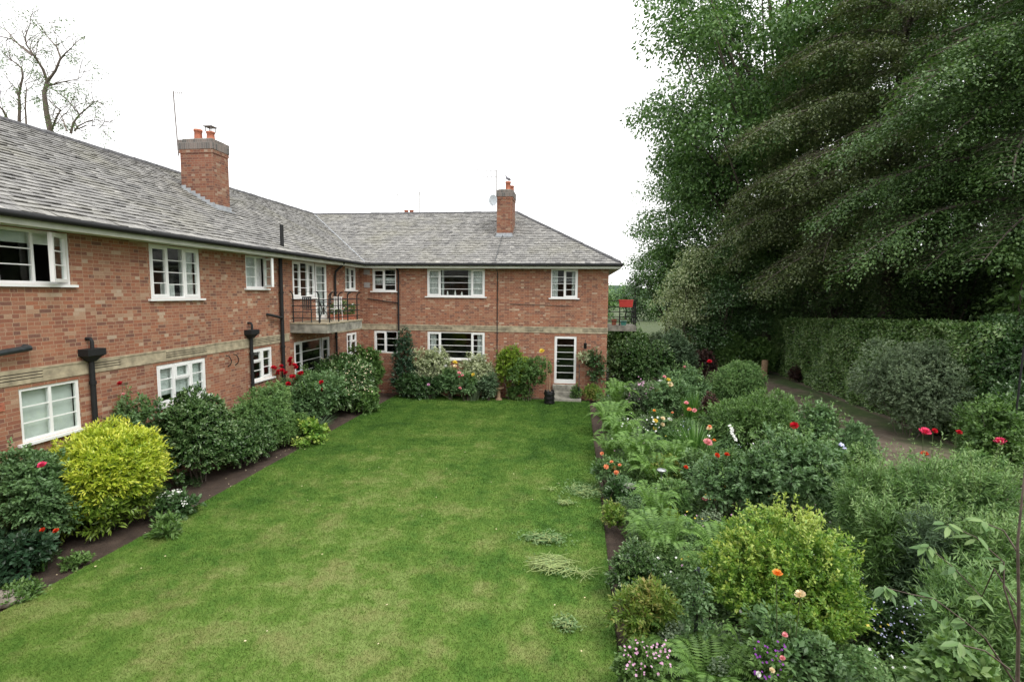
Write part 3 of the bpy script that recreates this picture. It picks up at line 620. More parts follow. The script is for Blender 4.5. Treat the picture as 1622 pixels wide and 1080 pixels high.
# ---------------------------------------------------------------- plants
def g3(*c): return tuple(c)
LMS = dict(
 dark=('dark glossy leaf',(.022,.055,.016),(.05,.115,.032),(.13,.21,.09),.32,.15),
 camellia=('camellia leaf',(.028,.07,.018),(.07,.15,.04),(.24,.33,.15),.25,.12),
 mid=('mid green leaf',(.045,.105,.022),(.095,.19,.042),(.19,.31,.09),.5,.22),
 rose=('rose leaf',(.055,.125,.042),(.12,.225,.085),(.22,.35,.15),.45,.2),
 gold=('golden shrub leaf',(.06,.18,.03),(.2,.36,.05),(.58,.64,.16),.45,.3),
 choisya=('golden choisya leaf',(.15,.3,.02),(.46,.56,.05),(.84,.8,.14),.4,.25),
 choisya_low=('lower green choisya leaf',(.06,.13,.015),(.15,.25,.03),(.28,.36,.06),.4,.25),  # lower leaves, greener than the golden tops
 lime=('lime leaf',(.08,.16,.015),(.2,.32,.03),(.33,.42,.06),.45,.3),
 varieg=('variegated leaf',(.13,.2,.08),(.4,.45,.26),(.7,.72,.52),.5,.2),
 fern=('fern frond',(.07,.15,.03),(.135,.26,.055),(.22,.38,.09),.55,.28),
 silver=('grey green leaf',(.07,.115,.06),(.15,.215,.115),(.26,.32,.2),.6,.2),
 blade=('strap leaf',(.045,.125,.02),(.09,.21,.04),(.17,.31,.07),.4,.25),
 burg=('burgundy leaf',(.02,.015,.012),(.06,.028,.022),(.12,.05,.04),.45,.2),
 nandina=('bright feathery leaf',(.07,.17,.025),(.17,.29,.04),(.36,.3,.1),.5,.28),
 feather=('willowy leaf',(.075,.17,.05),(.15,.275,.085),(.28,.41,.15),.5,.28),
 beech=('beech leaf',(.036,.08,.022),(.075,.145,.042),(.15,.24,.075),.45,.2),
 beechb=('copper tinged beech leaf',(.046,.068,.024),(.085,.12,.04),(.15,.18,.07),.45,.2),
 oak=('broad tree leaf',(.045,.11,.03),(.095,.19,.052),(.19,.31,.1),.5,.25),
 hedge=('hedge leaf',(.05,.12,.03),(.125,.225,.06),(.28,.38,.16),.3,.15),
 soft=('soft blue green leaf',(.05,.095,.045),(.095,.165,.08),(.16,.24,.12),.55,.2),
 pale=('cream flecked leaf',(.13,.19,.08),(.3,.36,.17),(.56,.62,.38),.5,.22),
 clip=('wilted cut leaf',(.08,.17,.05),(.15,.26,.09),(.28,.38,.17),.6,.2),
 big=('large dark leaf',(.015,.045,.022),(.035,.085,.04),(.08,.14,.08),.35,.15),
)
def lm(k): a = LMS[k]; return leafm(a[0], a[1], a[2], a[3], a[4], a[5])
# flowers
def petalm(name, c, c2=None):
    t = NT(name); c2 = c2 or tuple(v*.7 for v in c); t.col(t.ramp(t.attr(), [(0, c2), (1, c)])); t.rough(.6)
    t.b.inputs['Specular IOR Level'].default_value = .2; return t.m
PM = {k: petalm(k+' petals', *c) for k, c in dict(red=((.62,.012,.03),(.4,.005,.02)), pink=((.85,.1,.22),(.6,.04,.12)), palepink=((.85,.45,.45),(.75,.3,.33)),
  orange=((.85,.28,.05),(.9,.45,.1)), peach=((.85,.42,.22),(.8,.3,.14)), yellow=((.85,.72,.16),(.75,.55,.06)), cream=((.85,.76,.55),(.8,.65,.4)),
  white=((.85,.85,.82),(.72,.75,.7)), orangered=((.7,.07,.015),(.5,.03,.01)), purple=((.28,.05,.4),(.2,.03,.3)), lilac=((.55,.38,.62),(.45,.25,.5)), blue=((.45,.48,.75),(.6,.6,.8)), mauve=((.62,.3,.5),(.7,.45,.62)), marigold=((.85,.2,.02),(.75,.1,.01))).items()}
ROSE = {}
def rose_me(colr):
    if colr in ROSE: return ROSE[colr]
    V, Fc, rn = [], [], []
    for ring, (np_, r0, r1, h0, h1) in enumerate(((4,.0,.24,.45,1.0),(5,.05,.46,.3,1.05),(6,.1,.72,.12,.95),(7,.12,1.0,.0,.6))):
        for k in range(np_):
            a = 2*math.pi*(k+.37*ring)/np_+random.uniform(-.1,.1); wv = math.pi/np_*1.15; b = len(V)
            for (q, da, hh) in ((r0,0,h0),((r0+r1)*.6,-wv,(h0+h1)*.55),((r0+r1)*.62,wv,(h0+h1)*.55),(r1,-wv*.6,h1),(r1*1.05,0,h1*.9),(r1,wv*.6,h1)):
                V.append((q*math.cos(a+da), q*math.sin(a+da), hh+random.uniform(-.03,.03)))
            Fc += [(b,b+1,b+2),(b+1,b+3,b+4),(b+1,b+4,b+2),(b+2,b+4,b+5)]; rn += [random.random()]*4
    me = npmesh('rose_bloom', np.array(V), np.array(Fc), rn); me.materials.append(PM[colr]); ROSE[colr] = me; return me
def bloom(par, loc, r, colr, name='bloom'):
    """loc in world space; par an unrotated Empty or None"""
    o = bpy.data.objects.new(name, rose_me(colr)); COL.objects.link(o)
    if par is not None: o.parent = par; o.location = Vector(tuple(float(v) for v in loc))-par.location
    else: o.location = tuple(loc)
    o.rotation_euler = (random.uniform(-.1,.9), random.uniform(-.4,.4), random.uniform(-.5,.5)); o.scale = (r*.9, r*.9, r*1.15); return o
def florets(par, pts, r, colr, name='flowers'):
    """many tiny five-petalled flowers as one mesh part"""
    pts = np.asarray(pts, float)-np.array(par.location); n = len(pts); V = []; Fc = []; rn = []
    for p in pts:
        nrm = unit(np.array([R.normal(0,.5), -.5+R.normal(0,.4), 1.])); a = unit(np.cross(nrm, [1,0,.1])); b_ = np.cross(nrm, a); rr = r*R.uniform(.7,1.2); v0 = R.random()
        for k in range(5):
            q = k*1.2566; d1 = a*math.cos(q)+b_*math.sin(q); d2 = a*math.cos(q-.5)+b_*math.sin(q-.5); d3 = a*math.cos(q+.5)+b_*math.sin(q+.5); b = len(V)
            V += [p, p+d2*rr*.75+nrm*rr*.2, p+d1*rr+nrm*rr*.12, p+d3*rr*.75+nrm*rr*.2]; Fc.append((b,b+1,b+2,b+3)); rn.append(v0)
    return link(name, npmesh(name, np.array(V), np.array(Fc), rn), PM[colr], par)
STY = dict(  # leaf length, width, coverage, template, outward, up, droop
 fine=(.05,.022,2.6,T4,.7,.3), small=(.06,.034,2.6,T4,.7,.3), mid=(.09,.05,2.6,T4,.7,.25), oval=(.10,.055,2.7,T6,.8,.25), large=(.17,.11,2.4,T6,.9,.15),
 willow=(.11,.018,2.4,T4,.5,.5), golden=(.052,.026,3.0,T4,.5,.75), narrow=(.12,.04,2.5,T4,.7,.35), tree=(.2,.13,2.2,TQ,.5,.0))
WILD = dict(golden=.1, fine=.10, small=.10, mid=.12, oval=.04, large=.05, willow=.22, narrow=.12, tree=.05)
def foliage(blobs, sty, n_mul=1., Lmul=1., lump=(14,.22,9), inner=.25, cut=0., wild=None):
    """leafy shoots growing from a lumpy crown; returns P,D,N,(L,W,template) with a per leaf tone in foliage.rnd"""
    L, W, cov, tpl, ow, upw = STY[sty]; L *= Lmul; W *= Lmul; PP, DD, NN, RR = [], [], [], []; wild = WILD[sty] if wild is None else wild
    per = 14
    for (cx,cy,cz,rx,ry,rz) in blobs:
        area = 4*math.pi*((rx*ry)**1.6/3+(rx*rz)**1.6/3+(ry*rz)**1.6/3)**(1/1.6)*.8
        ns = max(3, int(cov*area/(L*W*.5)*n_mul/per)); d = rdir(ns); d = d[d[:,2] > -.75]
        lf = lumps(d, *lump)*lumps(d, 40, .10, 40)
        if cut: keep = R.random(len(d)) < np.clip((lf-(1-cut))*6, .12, 1); d, lf = d[keep], lf[keep]
        ns = len(d)
        if ns == 0: continue
        e = np.array([rx,ry,rz]); q = np.where(R.random(ns) < inner, R.uniform(.3,.85,ns), 1-.14*R.random(ns)**2)*lf
        nr = unit(d/e); C = np.array([cx,cy,cz])+d*e*q[:,None]; sd_ = unit(nr*ow+rdir(ns)*.55+np.array([0,0,upw]))
        sl_ = L*2.3*R.uniform(.5,1.2,ns)+wild*np.abs(R.normal(0,1,ns))**1.6*min(rx,rz)*.55; tone = R.random(ns)
        u = (np.arange(per)+R.random((ns,per)))/per; u[:,-1] = 1
        P = C[:,None,:]+sd_[:,None,:]*(sl_[:,None]*(u-.45))[...,None]+R.normal(0,L*.18,(ns,per,3)); P[...,2] -= (u**2)*sl_[:,None]*.12
        rr = R.normal(size=(ns,per,3)); rr -= (rr*sd_[:,None,:]).sum(-1,keepdims=True)*sd_[:,None,:]*.8; rr = unit(rr)
        Dd = unit(rr*(1.15-.75*u[...,None])+sd_[:,None,:]*(.35+.6*u[...,None])+np.array([0,0,-.08])); N = unit(nr[:,None,:]*.45+np.array([0,-.1,.8])+R.normal(0,.38,(ns,per,3)))
        PP.append(P.reshape(-1,3)); DD.append(Dd.reshape(-1,3)); NN.append(N.reshape(-1,3)); RR.append((tone[:,None]*.3+R.random((ns,per))*.3+u**2*.48).reshape(-1))
    P = np.concatenate(PP); foliage.rnd = np.concatenate(RR); return P, np.concatenate(DD), np.concatenate(NN), L, W, tpl
def stems(t, blobs, r=.012, n=7, mat='twig', name='stem'):
    m = MB()
    for i in range(n):
        b = blobs[i % len(blobs)]; a = random.uniform(0,6.28); q = random.uniform(.2,.7)
        e = np.array([b[0]+b[3]*q*math.cos(a), b[1]+b[4]*q*math.sin(a), b[2]+b[5]*random.uniform(-.1,.5)]); s = np.array([random.uniform(-.08,.08)+b[0]*.3, random.uniform(-.08,.08)+b[1]*.3, -.06])
        mid = s*.45+e*.55+np.array([random.uniform(-.08,.08), random.uniform(-.08,.08), .04]); m.tube([s, mid*.5+s*.5+np.array([0,0,.03]), mid, e], [r*1.3,r,r*.8,r*.4], 5)
    return m.build(name, M[mat], t)
def bush(name, label, cat, loc, blobs, sty, mat, group=None, stem=True, sr=.012, **k):
    t = thing(name, label, cat, loc, group); P, Dd, N, L, W, tpl = foliage(blobs, sty, **k)
    keep = P[:,2]+loc[2] > -.04; link('foliage', leafmesh('foliage', P[keep], Dd[keep], N[keep], L, W, tpl, foliage.rnd[keep]), lm(mat), t)
    if stem: stems(t, blobs, sr)
    return t
def place(Y, xl, xr, top, zlow=.0):
    """photo columns and top row at a chosen depth -> base location, half width, height"""
    a, b = hy(xl, 600, Y)[0], hy(xr, 600, Y)[0]; return (float((a+b)/2), Y, 0.), float((b-a)/2), max(.16, float(hy((xl+xr)/2, top, Y)[2]))
def mound(name, label, cat, Y, xl, xr, top, sty, mat, nb=3, dy=1., z0=.0, group=None, **k):
    loc, hw, H = place(Y, xl, xr, top); blobs = [(0,0,z0+(H-z0)*.5,hw*.82,hw*.8*dy,(H-z0)*.48)]
    blobs[0] = (0,0,z0+(H-z0)*.46,hw*.72,hw*.7*dy,(H-z0)*.43)
    for i in range(nb+2 if nb else 0):
        a = 6.28*(i+random.random()*.8)/(nb+2); q = random.uniform(.35,.62); s = random.uniform(.34,.55); zz = random.uniform(.3,.72)
        blobs.append((hw*q*math.cos(a)*1.15, hw*dy*q*math.sin(a), z0+(H-z0)*zz, hw*s, hw*s*dy, (H-z0)*min(random.uniform(.22,.36),.97-zz)))
    if nb > 1: a = random.uniform(-.35,.35); blobs.append((hw*a, 0, z0+(H-z0)*.74, hw*.42, hw*.42*dy, (H-z0)*.24))
    return bush(name, label, cat, loc, blobs, sty, mat, group, **k)
def lplace(xl, xr, top, xc=-8.98, rx=.74):
    'left bed: depth and length along the wall from the photo columns xl..xr'
    a = np.linspace(0, 6.28, 40); best = None
    def px(P):
        v = P-np.array([0,0,CH]); d = v@fw; return 811+F*(v@rt)/d
    for Y in np.arange(6, 21, .15):
        for ry in np.arange(.25, 2.6, .1):
            q = px(np.stack([xc+rx*np.cos(a), Y+ry*np.sin(a), 0*a+1.0], 1)); e = abs(q.min()-xl)+abs(q.max()-xr)
            if best is None or e < best[0]: best = (e, Y, ry)
    return (xc, float(best[1]), 0.), float(best[2]), float(hy((xl+xr)/2, top, best[1])[2])
def lmound(name, label, cat, xl, xr, top, sty, mat, nb=3, xc=-8.98, rx=.74, z0=0., **k):
    loc, ry, H = lplace(xl, xr, top, xc, rx); blobs = [(0,0,z0+(H-z0)*.48,rx*.8,ry*.8,(H-z0)*.45)]
    for i in range(nb+2):
        a = 6.28*(i+random.random()*.8)/(nb+2); q = random.uniform(.35,.6); s_ = random.uniform(.36,.55); zz = random.uniform(.32,.72)
        blobs.append((rx*q*math.cos(a), ry*q*math.sin(a), z0+(H-z0)*zz, rx*s_, ry*s_, (H-z0)*min(random.uniform(.22,.36),.97-zz)))
    return bush(name, label, cat, loc, blobs, sty, mat, **k)
def fern(label, loc, r, H, n=13, group=None, mat='fern', name='fern', az=None):
    t = thing(name, label, 'fern', loc, group)
    for i in range(n):
        P=[];Dd=[];N=[];Ls=[]
        a = 2*math.pi*(i+random.uniform(-.3,.3))/n; rr = r*random.uniform(.75,1.1); hh = H*random.uniform(.75,1.1)
        o = np.array([math.cos(a), math.sin(a), 0]); s = np.array([-math.sin(a), math.cos(a), 0]); tt = np.linspace(0,1,34)
        C = o*(rr*tt[:,None]**1.15)+np.array([0,0,1])*(hh*np.sin(tt*2.2)*.98)[:,None]; C[:,2] += .02
        tan = unit(np.gradient(C, axis=0))
        for k in range(3, 34):
            pl_ = .27*rr*(math.sin(math.pi*min(1,(k/34.)**.7))+.05)
            up_ = np.cross(tan[k], s); up_ = up_*(1 if up_[2] > 0 else -1)
            P.append(C[k-1]); Dd.append(tan[k]); N.append(s); Ls.append(rr*.05)
            for sd_ in (-1, 1):
                P.append(C[k]-s*sd_*.002); Dd.append(unit(s*sd_+tan[k]*.35+np.array([0,0,-.12]))); N.append(up_+rdir(1)[0]*.18); Ls.append(pl_)
        P, Dd, N, Ls = map(np.array, (P, Dd, N, Ls))
        link('frond', leafmesh('frond', P, Dd, N, Ls, rr*.03+Ls*.07, T4), lm(mat), t)
    return t
def blades_plant(name, label, cat, loc, n, H, spread, wd, mat='blade', group=None, lean=(0,0)):
    t = thing(name, label, cat, loc, group); V=[];Fc=[];rn=[]
    for i in range(n):
        a = random.uniform(0,6.28); q = random.random()**.5*spread; b0 = np.array([math.cos(a)*q*.4, math.sin(a)*q*.4, -.03]); h = H*random.uniform(.6,1.05)
        o = np.array([math.cos(a)*q+lean[0]*h, math.sin(a)*q+lean[1]*h, 0]); s = np.array([-math.sin(a+.8), math.cos(a+.8), 0])*wd*random.uniform(.7,1.2); v0 = random.random(); b = len(V)
        for k in range(6):
            u = k/5; c = b0+o*u**1.8+np.array([0,0,h*(u-.22*u**3*(q/spread+.3))]); ww = (1-u**2)*.5+.02; V += [c-s*ww, c+s*ww]
        for k in range(5): Fc.append((b+2*k,b+2*k+1,b+2*k+3,b+2*k+2)); rn.append(v0)
    link('foliage', npmesh('foliage', np.array(V), np.array(Fc), rn), lm(mat), t); return t
def rosebush(label, Y, xl, xr, top, flowers, nb=3, sty='mid', mat='rose', canes=True, z0=.25, **k):
    """flowers: (px, py, radius, colour) at depth just in front of the bush"""
    t = mound('rose_bush', label, 'rose bush', Y, xl, xr, top, sty, mat, nb, z0=z0, cut=.12, lump=(22,.35,14), **k); loc = t.location; m = MB()
    for (px, py, r, c) in flowers:
        p = hy(px, py, Y-.35*random.random()-.1); bloom(t, p, r, c); pr = p-np.array(loc)
        m.tube([np.array([pr[0]*.3, pr[1]*.3, -.05]), np.array([pr[0]*.75, pr[1]*.8, pr[2]*.6]), pr+np.array([0,.02,.0])], [.009,.006,.004], 5)
    if flowers: m.build('cane', M['stem'], t)
    loc_, hw_, H_ = place(Y, xl, xr, top); P=[];Dd=[];N=[];ms = MB()
    for i in range(10+4*nb):
        a = random.uniform(0,6.28); q = random.uniform(.1,.85); b0 = np.array([hw_*q*math.cos(a), hw_*.8*q*math.sin(a), H_*(.62+.25*(1-q))]); d = unit(np.array([math.cos(a)*q*.9, math.sin(a)*q*.6, 1.])); l = H_*random.uniform(.14,.34)
        ms.tube([b0, b0+d*l*.5, b0+d*l+np.array([0,0,-.1*l*q])], [.005,.004,.002], 3, False)
        for k in range(13): 
            for _ in range(3): P.append(b0+d*l*(k+.5)/13+rdir(1)[0]*.035); Dd.append(rdir(1)[0]*.9+d*.3); N.append(np.array([0,-.2,1.])+rdir(1)[0]*.5)
    link('young_shoot', leafmesh('young_shoot', np.array(P), np.array(Dd), unit(np.array(N)), .062+.0015*Y, .034, T4), lm('mid' if mat == 'rose' else 'feather'), t); ms.build('cane', M['stem'], t)
    return t

def add_shoots(t, hw, H, n, mat, L, W, zf=.6, ln=(.12,.28), dy=.8):
    P=[];Dd=[];N=[];ms = MB()
    for i in range(n):
        a = random.uniform(0,6.28); q = random.uniform(.1,.9); b0 = np.array([hw*q*math.cos(a), hw*dy*q*math.sin(a), H*(zf+(.92-zf)*(1-q*q))]); d = unit(np.array([math.cos(a)*q*.9, math.sin(a)*q*.6, .9])); l = H*random.uniform(*ln)
        ms.tube([b0, b0+d*l*.5, b0+d*l], [.004,.003,.002], 3, False)
        for k in range(10):
            for _ in range(3): P.append(b0+d*l*(k+.5)/10+rdir(1)[0]*.02); Dd.append(rdir(1)[0]*.9+d*.45); N.append(np.array([0,-.2,1.])+rdir(1)[0]*.5)
    link('young_shoot', leafmesh('young_shoot', np.array(P), np.array(Dd), unit(np.array(N)), L, W, T4, .55+.45*R.random(len(P))), lm(mat), t); ms.build('cane', M['stem'], t)
# ---- left bed, near to far
lmound('dark_leafed_shrub', 'low shrub with large dark green leaves in the near left corner of the bed', 'shrub', -60, 84, 852, 'large', 'big', 2, -8.8, .52, lump=(10,.2,8), Lmul=.62)
mound('bedding_plant', 'small plant with tiny white flowers beside the grey rock', 'plant', 6.35, -18, 32, 924, 'small', 'mid', 1, stem=False)
mound('bedding_plant', 'small bright green plant on bare soil right of the large leaved shrub', 'plant', 7.2, 78, 112, 886, 'small', 'mid', 1, stem=False)
t = lmound('rose_bush', 'tall dark rose bush with one pink bloom in front of the near lower window', 'rose bush', -40, 120, 712, 'oval', 'rose', 4, -9.15, .6, z0=.3, cut=.2, lump=(22,.4,14), Lmul=.7)
bloom(t, hy(69,739,6.75), .07, 'pink')
t = blades_plant('lily', 'orange red lily flowering under the rose bush near the left corner', 'flower', hz(70,900), 8, .5, .12, .03)
for px, py in ((63,846),(70,840),(90,842)): bloom(t, hy(px, py, 6.95), .05, 'orangered')
loc, ry, H = lplace(66, 250, 674, -8.9, .85)
t = bush('golden_choisya', 'rounded golden yellow shrub below the near lower window', 'shrub', loc, [(0,0,H*.6,.74,ry*.85,H*.34),(-.2,ry*.25,H*.7,.55,ry*.6,H*.27),(.2,-ry*.2,H*.62,.55,ry*.65,H*.28),(.25,ry*.3,H*.6,.5,ry*.5,H*.26)], 'narrow', 'choisya', Lmul=.75, n_mul=1.5, wild=.1, lump=(26,.36,16))
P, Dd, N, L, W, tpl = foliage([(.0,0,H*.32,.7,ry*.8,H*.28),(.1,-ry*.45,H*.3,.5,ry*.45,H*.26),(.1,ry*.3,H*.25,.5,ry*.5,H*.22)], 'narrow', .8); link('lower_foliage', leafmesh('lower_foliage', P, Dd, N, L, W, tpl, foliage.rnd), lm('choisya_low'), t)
t = mound('hydrangea', 'small hydrangea with white flower heads between golden shrub and lawn', 'shrub', 9.1, 236, 294, 782, 'mid', 'dark', 1)
ph = []
for (px, py) in ((250,790),(262,780),(278,776),(284,778),(243,800),(291,795),(256,789),(270,784)):
    c = hy(px, py, 8.95); ph += [c+R.normal(0,.03,3) for _ in range(9)]
florets(t, ph, .018, 'white', 'flower_head')
mound('bedding_plant', 'low pale green leafy plant below the white hydrangea', 'plant', 8.35, 234, 268, 820, 'narrow', 'mid', 1, stem=False)
lmound('camellia', 'large round glossy camellia below the three light lower window', 'shrub', 246, 380, 614, 'oval', 'camellia', 4, -8.98, .78, lump=(34,.2,22), inner=.2, Lmul=.72, wild=.03)
lmound('camellia', 'lower wider camellia beside the lawn edge right of the round one', 'shrub', 330, 436, 668, 'oval', 'camellia', 3, -8.7, .62, lump=(30,.22,20), Lmul=.72, wild=.03)
t = rosebush('climbing rose with a single crimson bloom against the brick near the downpipe', 9.9, 176, 236, 628, [(192,609,.07,'red'),(196,626,.045,'palepink')], nb=1, z0=1.2)
lmound('hebe', 'light green shrub between the camellias and the red roses', 'shrub', 362, 462, 606, 'small', 'feather', 4, -9.1, .65)
lmound('hebe', 'low bushy green shrub at the lawn edge below the red roses', 'shrub', 408, 486, 664, 'small', 'mid', 3, -8.6, .5)
t = rosebush('rose bush crowded with scarlet blooms under the balcony', 15.9, 440, 530, 590,
  [(px,py,.09,'red') for px,py in ((442,590),(447,588),(453,592),(462,578),(466,580),(470,584),(437,585),(417,602),(463,597),(469,602),(475,594),(459,612),(474,608),(468,628),(510,607),(500,620),(471,618),(440,594),(511,619),(433,584),(446,582),(459,574),(478,592),(461,570),(495,614),(466,598),(457,609))], nb=3)
blades_plant('bulb_foliage', 'clump of dull green strap leaves below the red roses', 'plant', hz(505,690)+np.array([-.25,.3,0]), 110, .75, .55, .03, 'soft')
mound('hosta', 'yellow green leaved plant at the lawn edge below the red roses', 'plant', 14.4, 474, 514, 662, 'large', 'gold', 1, stem=False, Lmul=.8)
mound('hosta', 'small yellow leaved plant beside the lawn nearer than the other yellow one', 'plant', 13.9, 464, 486, 694, 'mid', 'gold', 0, stem=False)
t = lmound('viburnum', 'wide viburnum with tiny cream flower heads below the balcony corner', 'shrub', 482, 602, 562, 'oval', 'camellia', 5, -8.95, .85, Lmul=1.15)
vc = [hy(R.uniform(505,590), R.uniform(562,625), float(t.location[1])-R.uniform(.5,1.6)) for _ in range(120)]
florets(t, [p+R.normal(0,.02,3) for p in vc for _ in range(2)], .02, 'cream', 'flower_head')
lmound('viburnum', 'broad leafed bush filling the inner corner of the bed', 'shrub', 548, 634, 548, 'oval', 'mid', 4, -8.9, .9, Lmul=1.1)
mound('small_shrub', 'low yellow green shrub at the inner corner of the lawn', 'shrub', 18.6, 555, 600, 620, 'mid', 'mid', 2, Lmul=1.2, stem=False)

# ---- far bed under the back wall
loc, hw, H = place(21.6, 624, 657, 520)
bush('conical_evergreen', 'dark narrow evergreen shrub against the back wall beside the downpipe', 'shrub', loc, [(0,0,.9,.5,.4,.9),(0,0,1.7,.42,.36,.8),(.03,0,2.4,.28,.28,.55)], 'mid', 'big')
mound('bedding_shrub', 'low dark shrub at the foot of the narrow evergreen', 'shrub', 21.3, 628, 672, 592, 'mid', 'dark', 2, .7)
mound('variegated_shrub', 'cream and green shrub under the left of the lower picture window', 'shrub', 21.9, 650, 722, 552, 'mid', 'varieg', 4, .5)
mound('variegated_shrub', 'cream and green shrub under the right of the lower picture window', 'shrub', 21.9, 718, 790, 562, 'mid', 'varieg', 4, .5)
mound('lime_shrub', 'bright lime green shrub on the back wall left of the garden door', 'shrub', 21.7, 784, 838, 548, 'mid', 'lime', 3, .6, z0=.5)
loc, hw, H = place(21.6, 800, 868, 560)
t = bush('wall_shrub', 'arching dark green bush on the back wall just left of the garden door', 'shrub', loc, [(-.2,0,1.3,.65,.5,.45),(.45,0,1.45,.55,.45,.4),(.2,.1,1.0,.5,.4,.3)], 'mid', 'mid')
bloom(t, hy(859,558,21.3), .13, 'yellow')
rosebush('rose bush with one white and one yellow bloom under the picture window', 21.3, 694, 732, 585, [(706,582,.1,'white'),(720,576,.12,'yellow'),(721,581,.09,'cream')], nb=2)
rosebush('rose bush with pale pink and dark pink blooms under the picture window', 21.2, 722, 756, 592, [(727,592,.09,'palepink'),(728,598,.07,'pink'),(733,596,.08,'palepink'),(728,611,.08,'red'),(728,616,.08,'palepink'),(750,594,.09,'yellow'),(679,610,.07,'mauve')], nb=2)
mound('bedding_shrub', 'dark low shrub below the variegated one with small white flowers', 'shrub', 21.3, 660, 700, 597, 'mid', 'dark', 2, .6)
blades_plant('iris', 'clump of grey green sword leaves in the middle of the far bed', 'plant', (hy(750,620,21.2)[0],21.3,0), 60, .95, .4, .045, 'silver')
mound('bedding_shrub', 'dark leafy plant right of the grey sword leaves', 'shrub', 21.4, 760, 790, 590, 'mid', 'soft', 2, .7)
for i, (px, c, l) in enumerate(((652,'orangered','low red marigold left of the others along the far lawn edge'),(665,'red','dark red marigold beside the low red one'),(695,'orangered','orange red marigold in front of the iris'),(716,'marigold','orange marigold near the middle of the far lawn edge'),(771,'yellow','yellow and orange marigold near the bird bath'))):
    t = mound('marigold', l, 'flower', 21.95+.0*i, px-6, px+6, 621, 'small', 'mid', 0, stem=False); 
    for k in range(3): bloom(t, hy(px-4+4*k, 620+k%2, 21.8), .06, c if k < 2 else 'marigold')
m = MB(); bl = (hy(790,620,21.6)[0], 21.6)
m.lathe([(.16,-.05),(.15,.06),(.08,.1),(.07,.4),(.1,.46),(.2,.5),(.24,.56),(.22,.55),(.0,.5)], (bl[0], bl[1], 0), 14)
tag(m.build('bird_bath', M['wood']), 'small stone bird bath on a stem in the far bed', 'bird bath')
mound('bedding_plant', 'low green plants in the soil below the arching bush', 'plant', 21.7, 800, 850, 606, 'small', 'mid', 1, .6, stem=False)
mound('wall_plant', 'small green plant beside the garden door steps', 'plant', 21.9, 905, 922, 605, 'small', 'mid', 1, .6, stem=False)
mound('bedding_plant', 'straggly brownish plant at the wall right of the garden door', 'plant', 22.0, 922, 956, 608, 'small', 'nandina', 2, .4, stem=False)
loc, hw, H = place(22.3, 928, 958, 552)
t = bush('climbing_plant', 'dark climber on the brick wall right of the garden door', 'climber', loc, [(0,0,1.55,.36,.12,.55),(.1,0,1.0,.3,.12,.3),(-.1,0,1.9,.22,.12,.25)], 'mid', 'dark')
# bag, basket
m = MB(); bx, by = hz(870,639)[:2]; pr = []
for k in range(9): z = k*.062; pr.append((.215+.02*math.sin(k*2.1), z))
m.lathe([(0,0)]+pr+[(.2,.56),(.21,.5),(0,.47)], (bx,by,0), 20)
bag = m.build('grow_bag', M['bag'], off=(bx,by,0)); bag.location = (bx,by,0); me = bag.data
for v in me.vertices: 
    a = math.atan2(v.co.y, v.co.x); f = 1+.05*math.sin(5*a+v.co.z*23)+.03*math.sin(11*a-v.co.z*40); v.co.x *= f; v.co.y *= f
tag(bag, 'round black plastic grow bag standing on the far edge of the lawn', 'grow bag')
m = MB()
for dx, dy, l in ((.0,.0,1.25),(.05,.04,1.1),(-.1,.05,1.75)): m.tube([(bx+dx,by+dy,.3),(bx+dx-.03,by+dy,l)], .02, 6)
tag(m.build('garden_stake', M['wood']), 'bundle of pale wooden stakes standing in the black grow bag', 'stake')
lx, lz = hy(927,548,D-.15)[[0,2]]
m = MB(); m.tube([(lx,D,lz+.22),(lx,D-.2,lz+.26),(lx,D-.22,lz+.18)], .012, 6); m.lathe([(.0,.17),(.09,.1),(.06,.09),(.07,-.08),(.04,-.12),(0,-.12)], (lx,D-.22,lz), 8)
tag(m.build('wall_lantern', M['black']), 'small black lantern on a bracket right of the garden door', 'lantern')
hxp, hzp = hy(925,566,D-.2)[[0,2]]
t = thing('hanging_basket', 'hanging basket of pale green trailing plants on the wall below the lantern', 'hanging basket', (hxp,D-.25,hzp))
m = MB(); m.lathe([(0,-.16),(.12,-.12),(.17,0),(.16,.0),(0,-.03)], n=12); m.build('basket', M['wicker'], t)
m = MB(); m.tube([(0,.25,.5),(0,0,.5)], .01, 5); [m.tube([(0,0,.49),(.16*math.cos(a),.16*math.sin(a),0)], .004, 4) for a in (0,2.1,4.2)]; m.build('hanger', M['black'], t)
P, Dd, N, L, W, tpl = foliage([(0,0,.02,.24,.2,.2)], 'small'); link('foliage', leafmesh('foliage', P, Dd, N, L, W, tpl), lm('varieg'), t)
# balcony furniture
def fpts(m, pts, r=.012): m.tube(pts, r, 6)
t = thing('garden_table', 'dark metal bistro table on the balcony', 'table', (XL+.75, 17.6, 3.5))
m = MB(); m.lathe([(0,.7),(.36,.7),(.36,.72),(0,.725)], n=20); m.build('tabletop', M['darkpipe'], t)
for a in (.4,2.5,4.6): m = MB(); fpts(m, [(.3*math.cos(a),.3*math.sin(a),0),(.05*math.cos(a),.05*math.sin(a),.4),(.22*math.cos(a),.22*math.sin(a),.7)]); m.build('leg', M['darkpipe'], t)
def chair(x, y, rz, mat, label):
    t = thing('garden_chair', label, 'chair', (x, y, 3.5)); t.rotation_euler.z = rz
    m = MB()
    for k in range(6): m.box(-.2+k*.07,-.14+k*.07,-.2,.2,.43,.45)
    m.build('seat', M[mat], t); m = MB()
    for k in range(5): m.box(-.19+k*.085,-.15+k*.085,.2,.22,.47,.85)
    m.box(-.2,.2,.195,.225,.85,.9); m.build('backrest', M[mat], t)
    for sx in (-.19,.19):
        for sy in (-.19,.2): m = MB(); fpts(m, [(sx*1.08,sy*1.1,0),(sx,sy,.43)]); m.build('leg', M[mat], t)
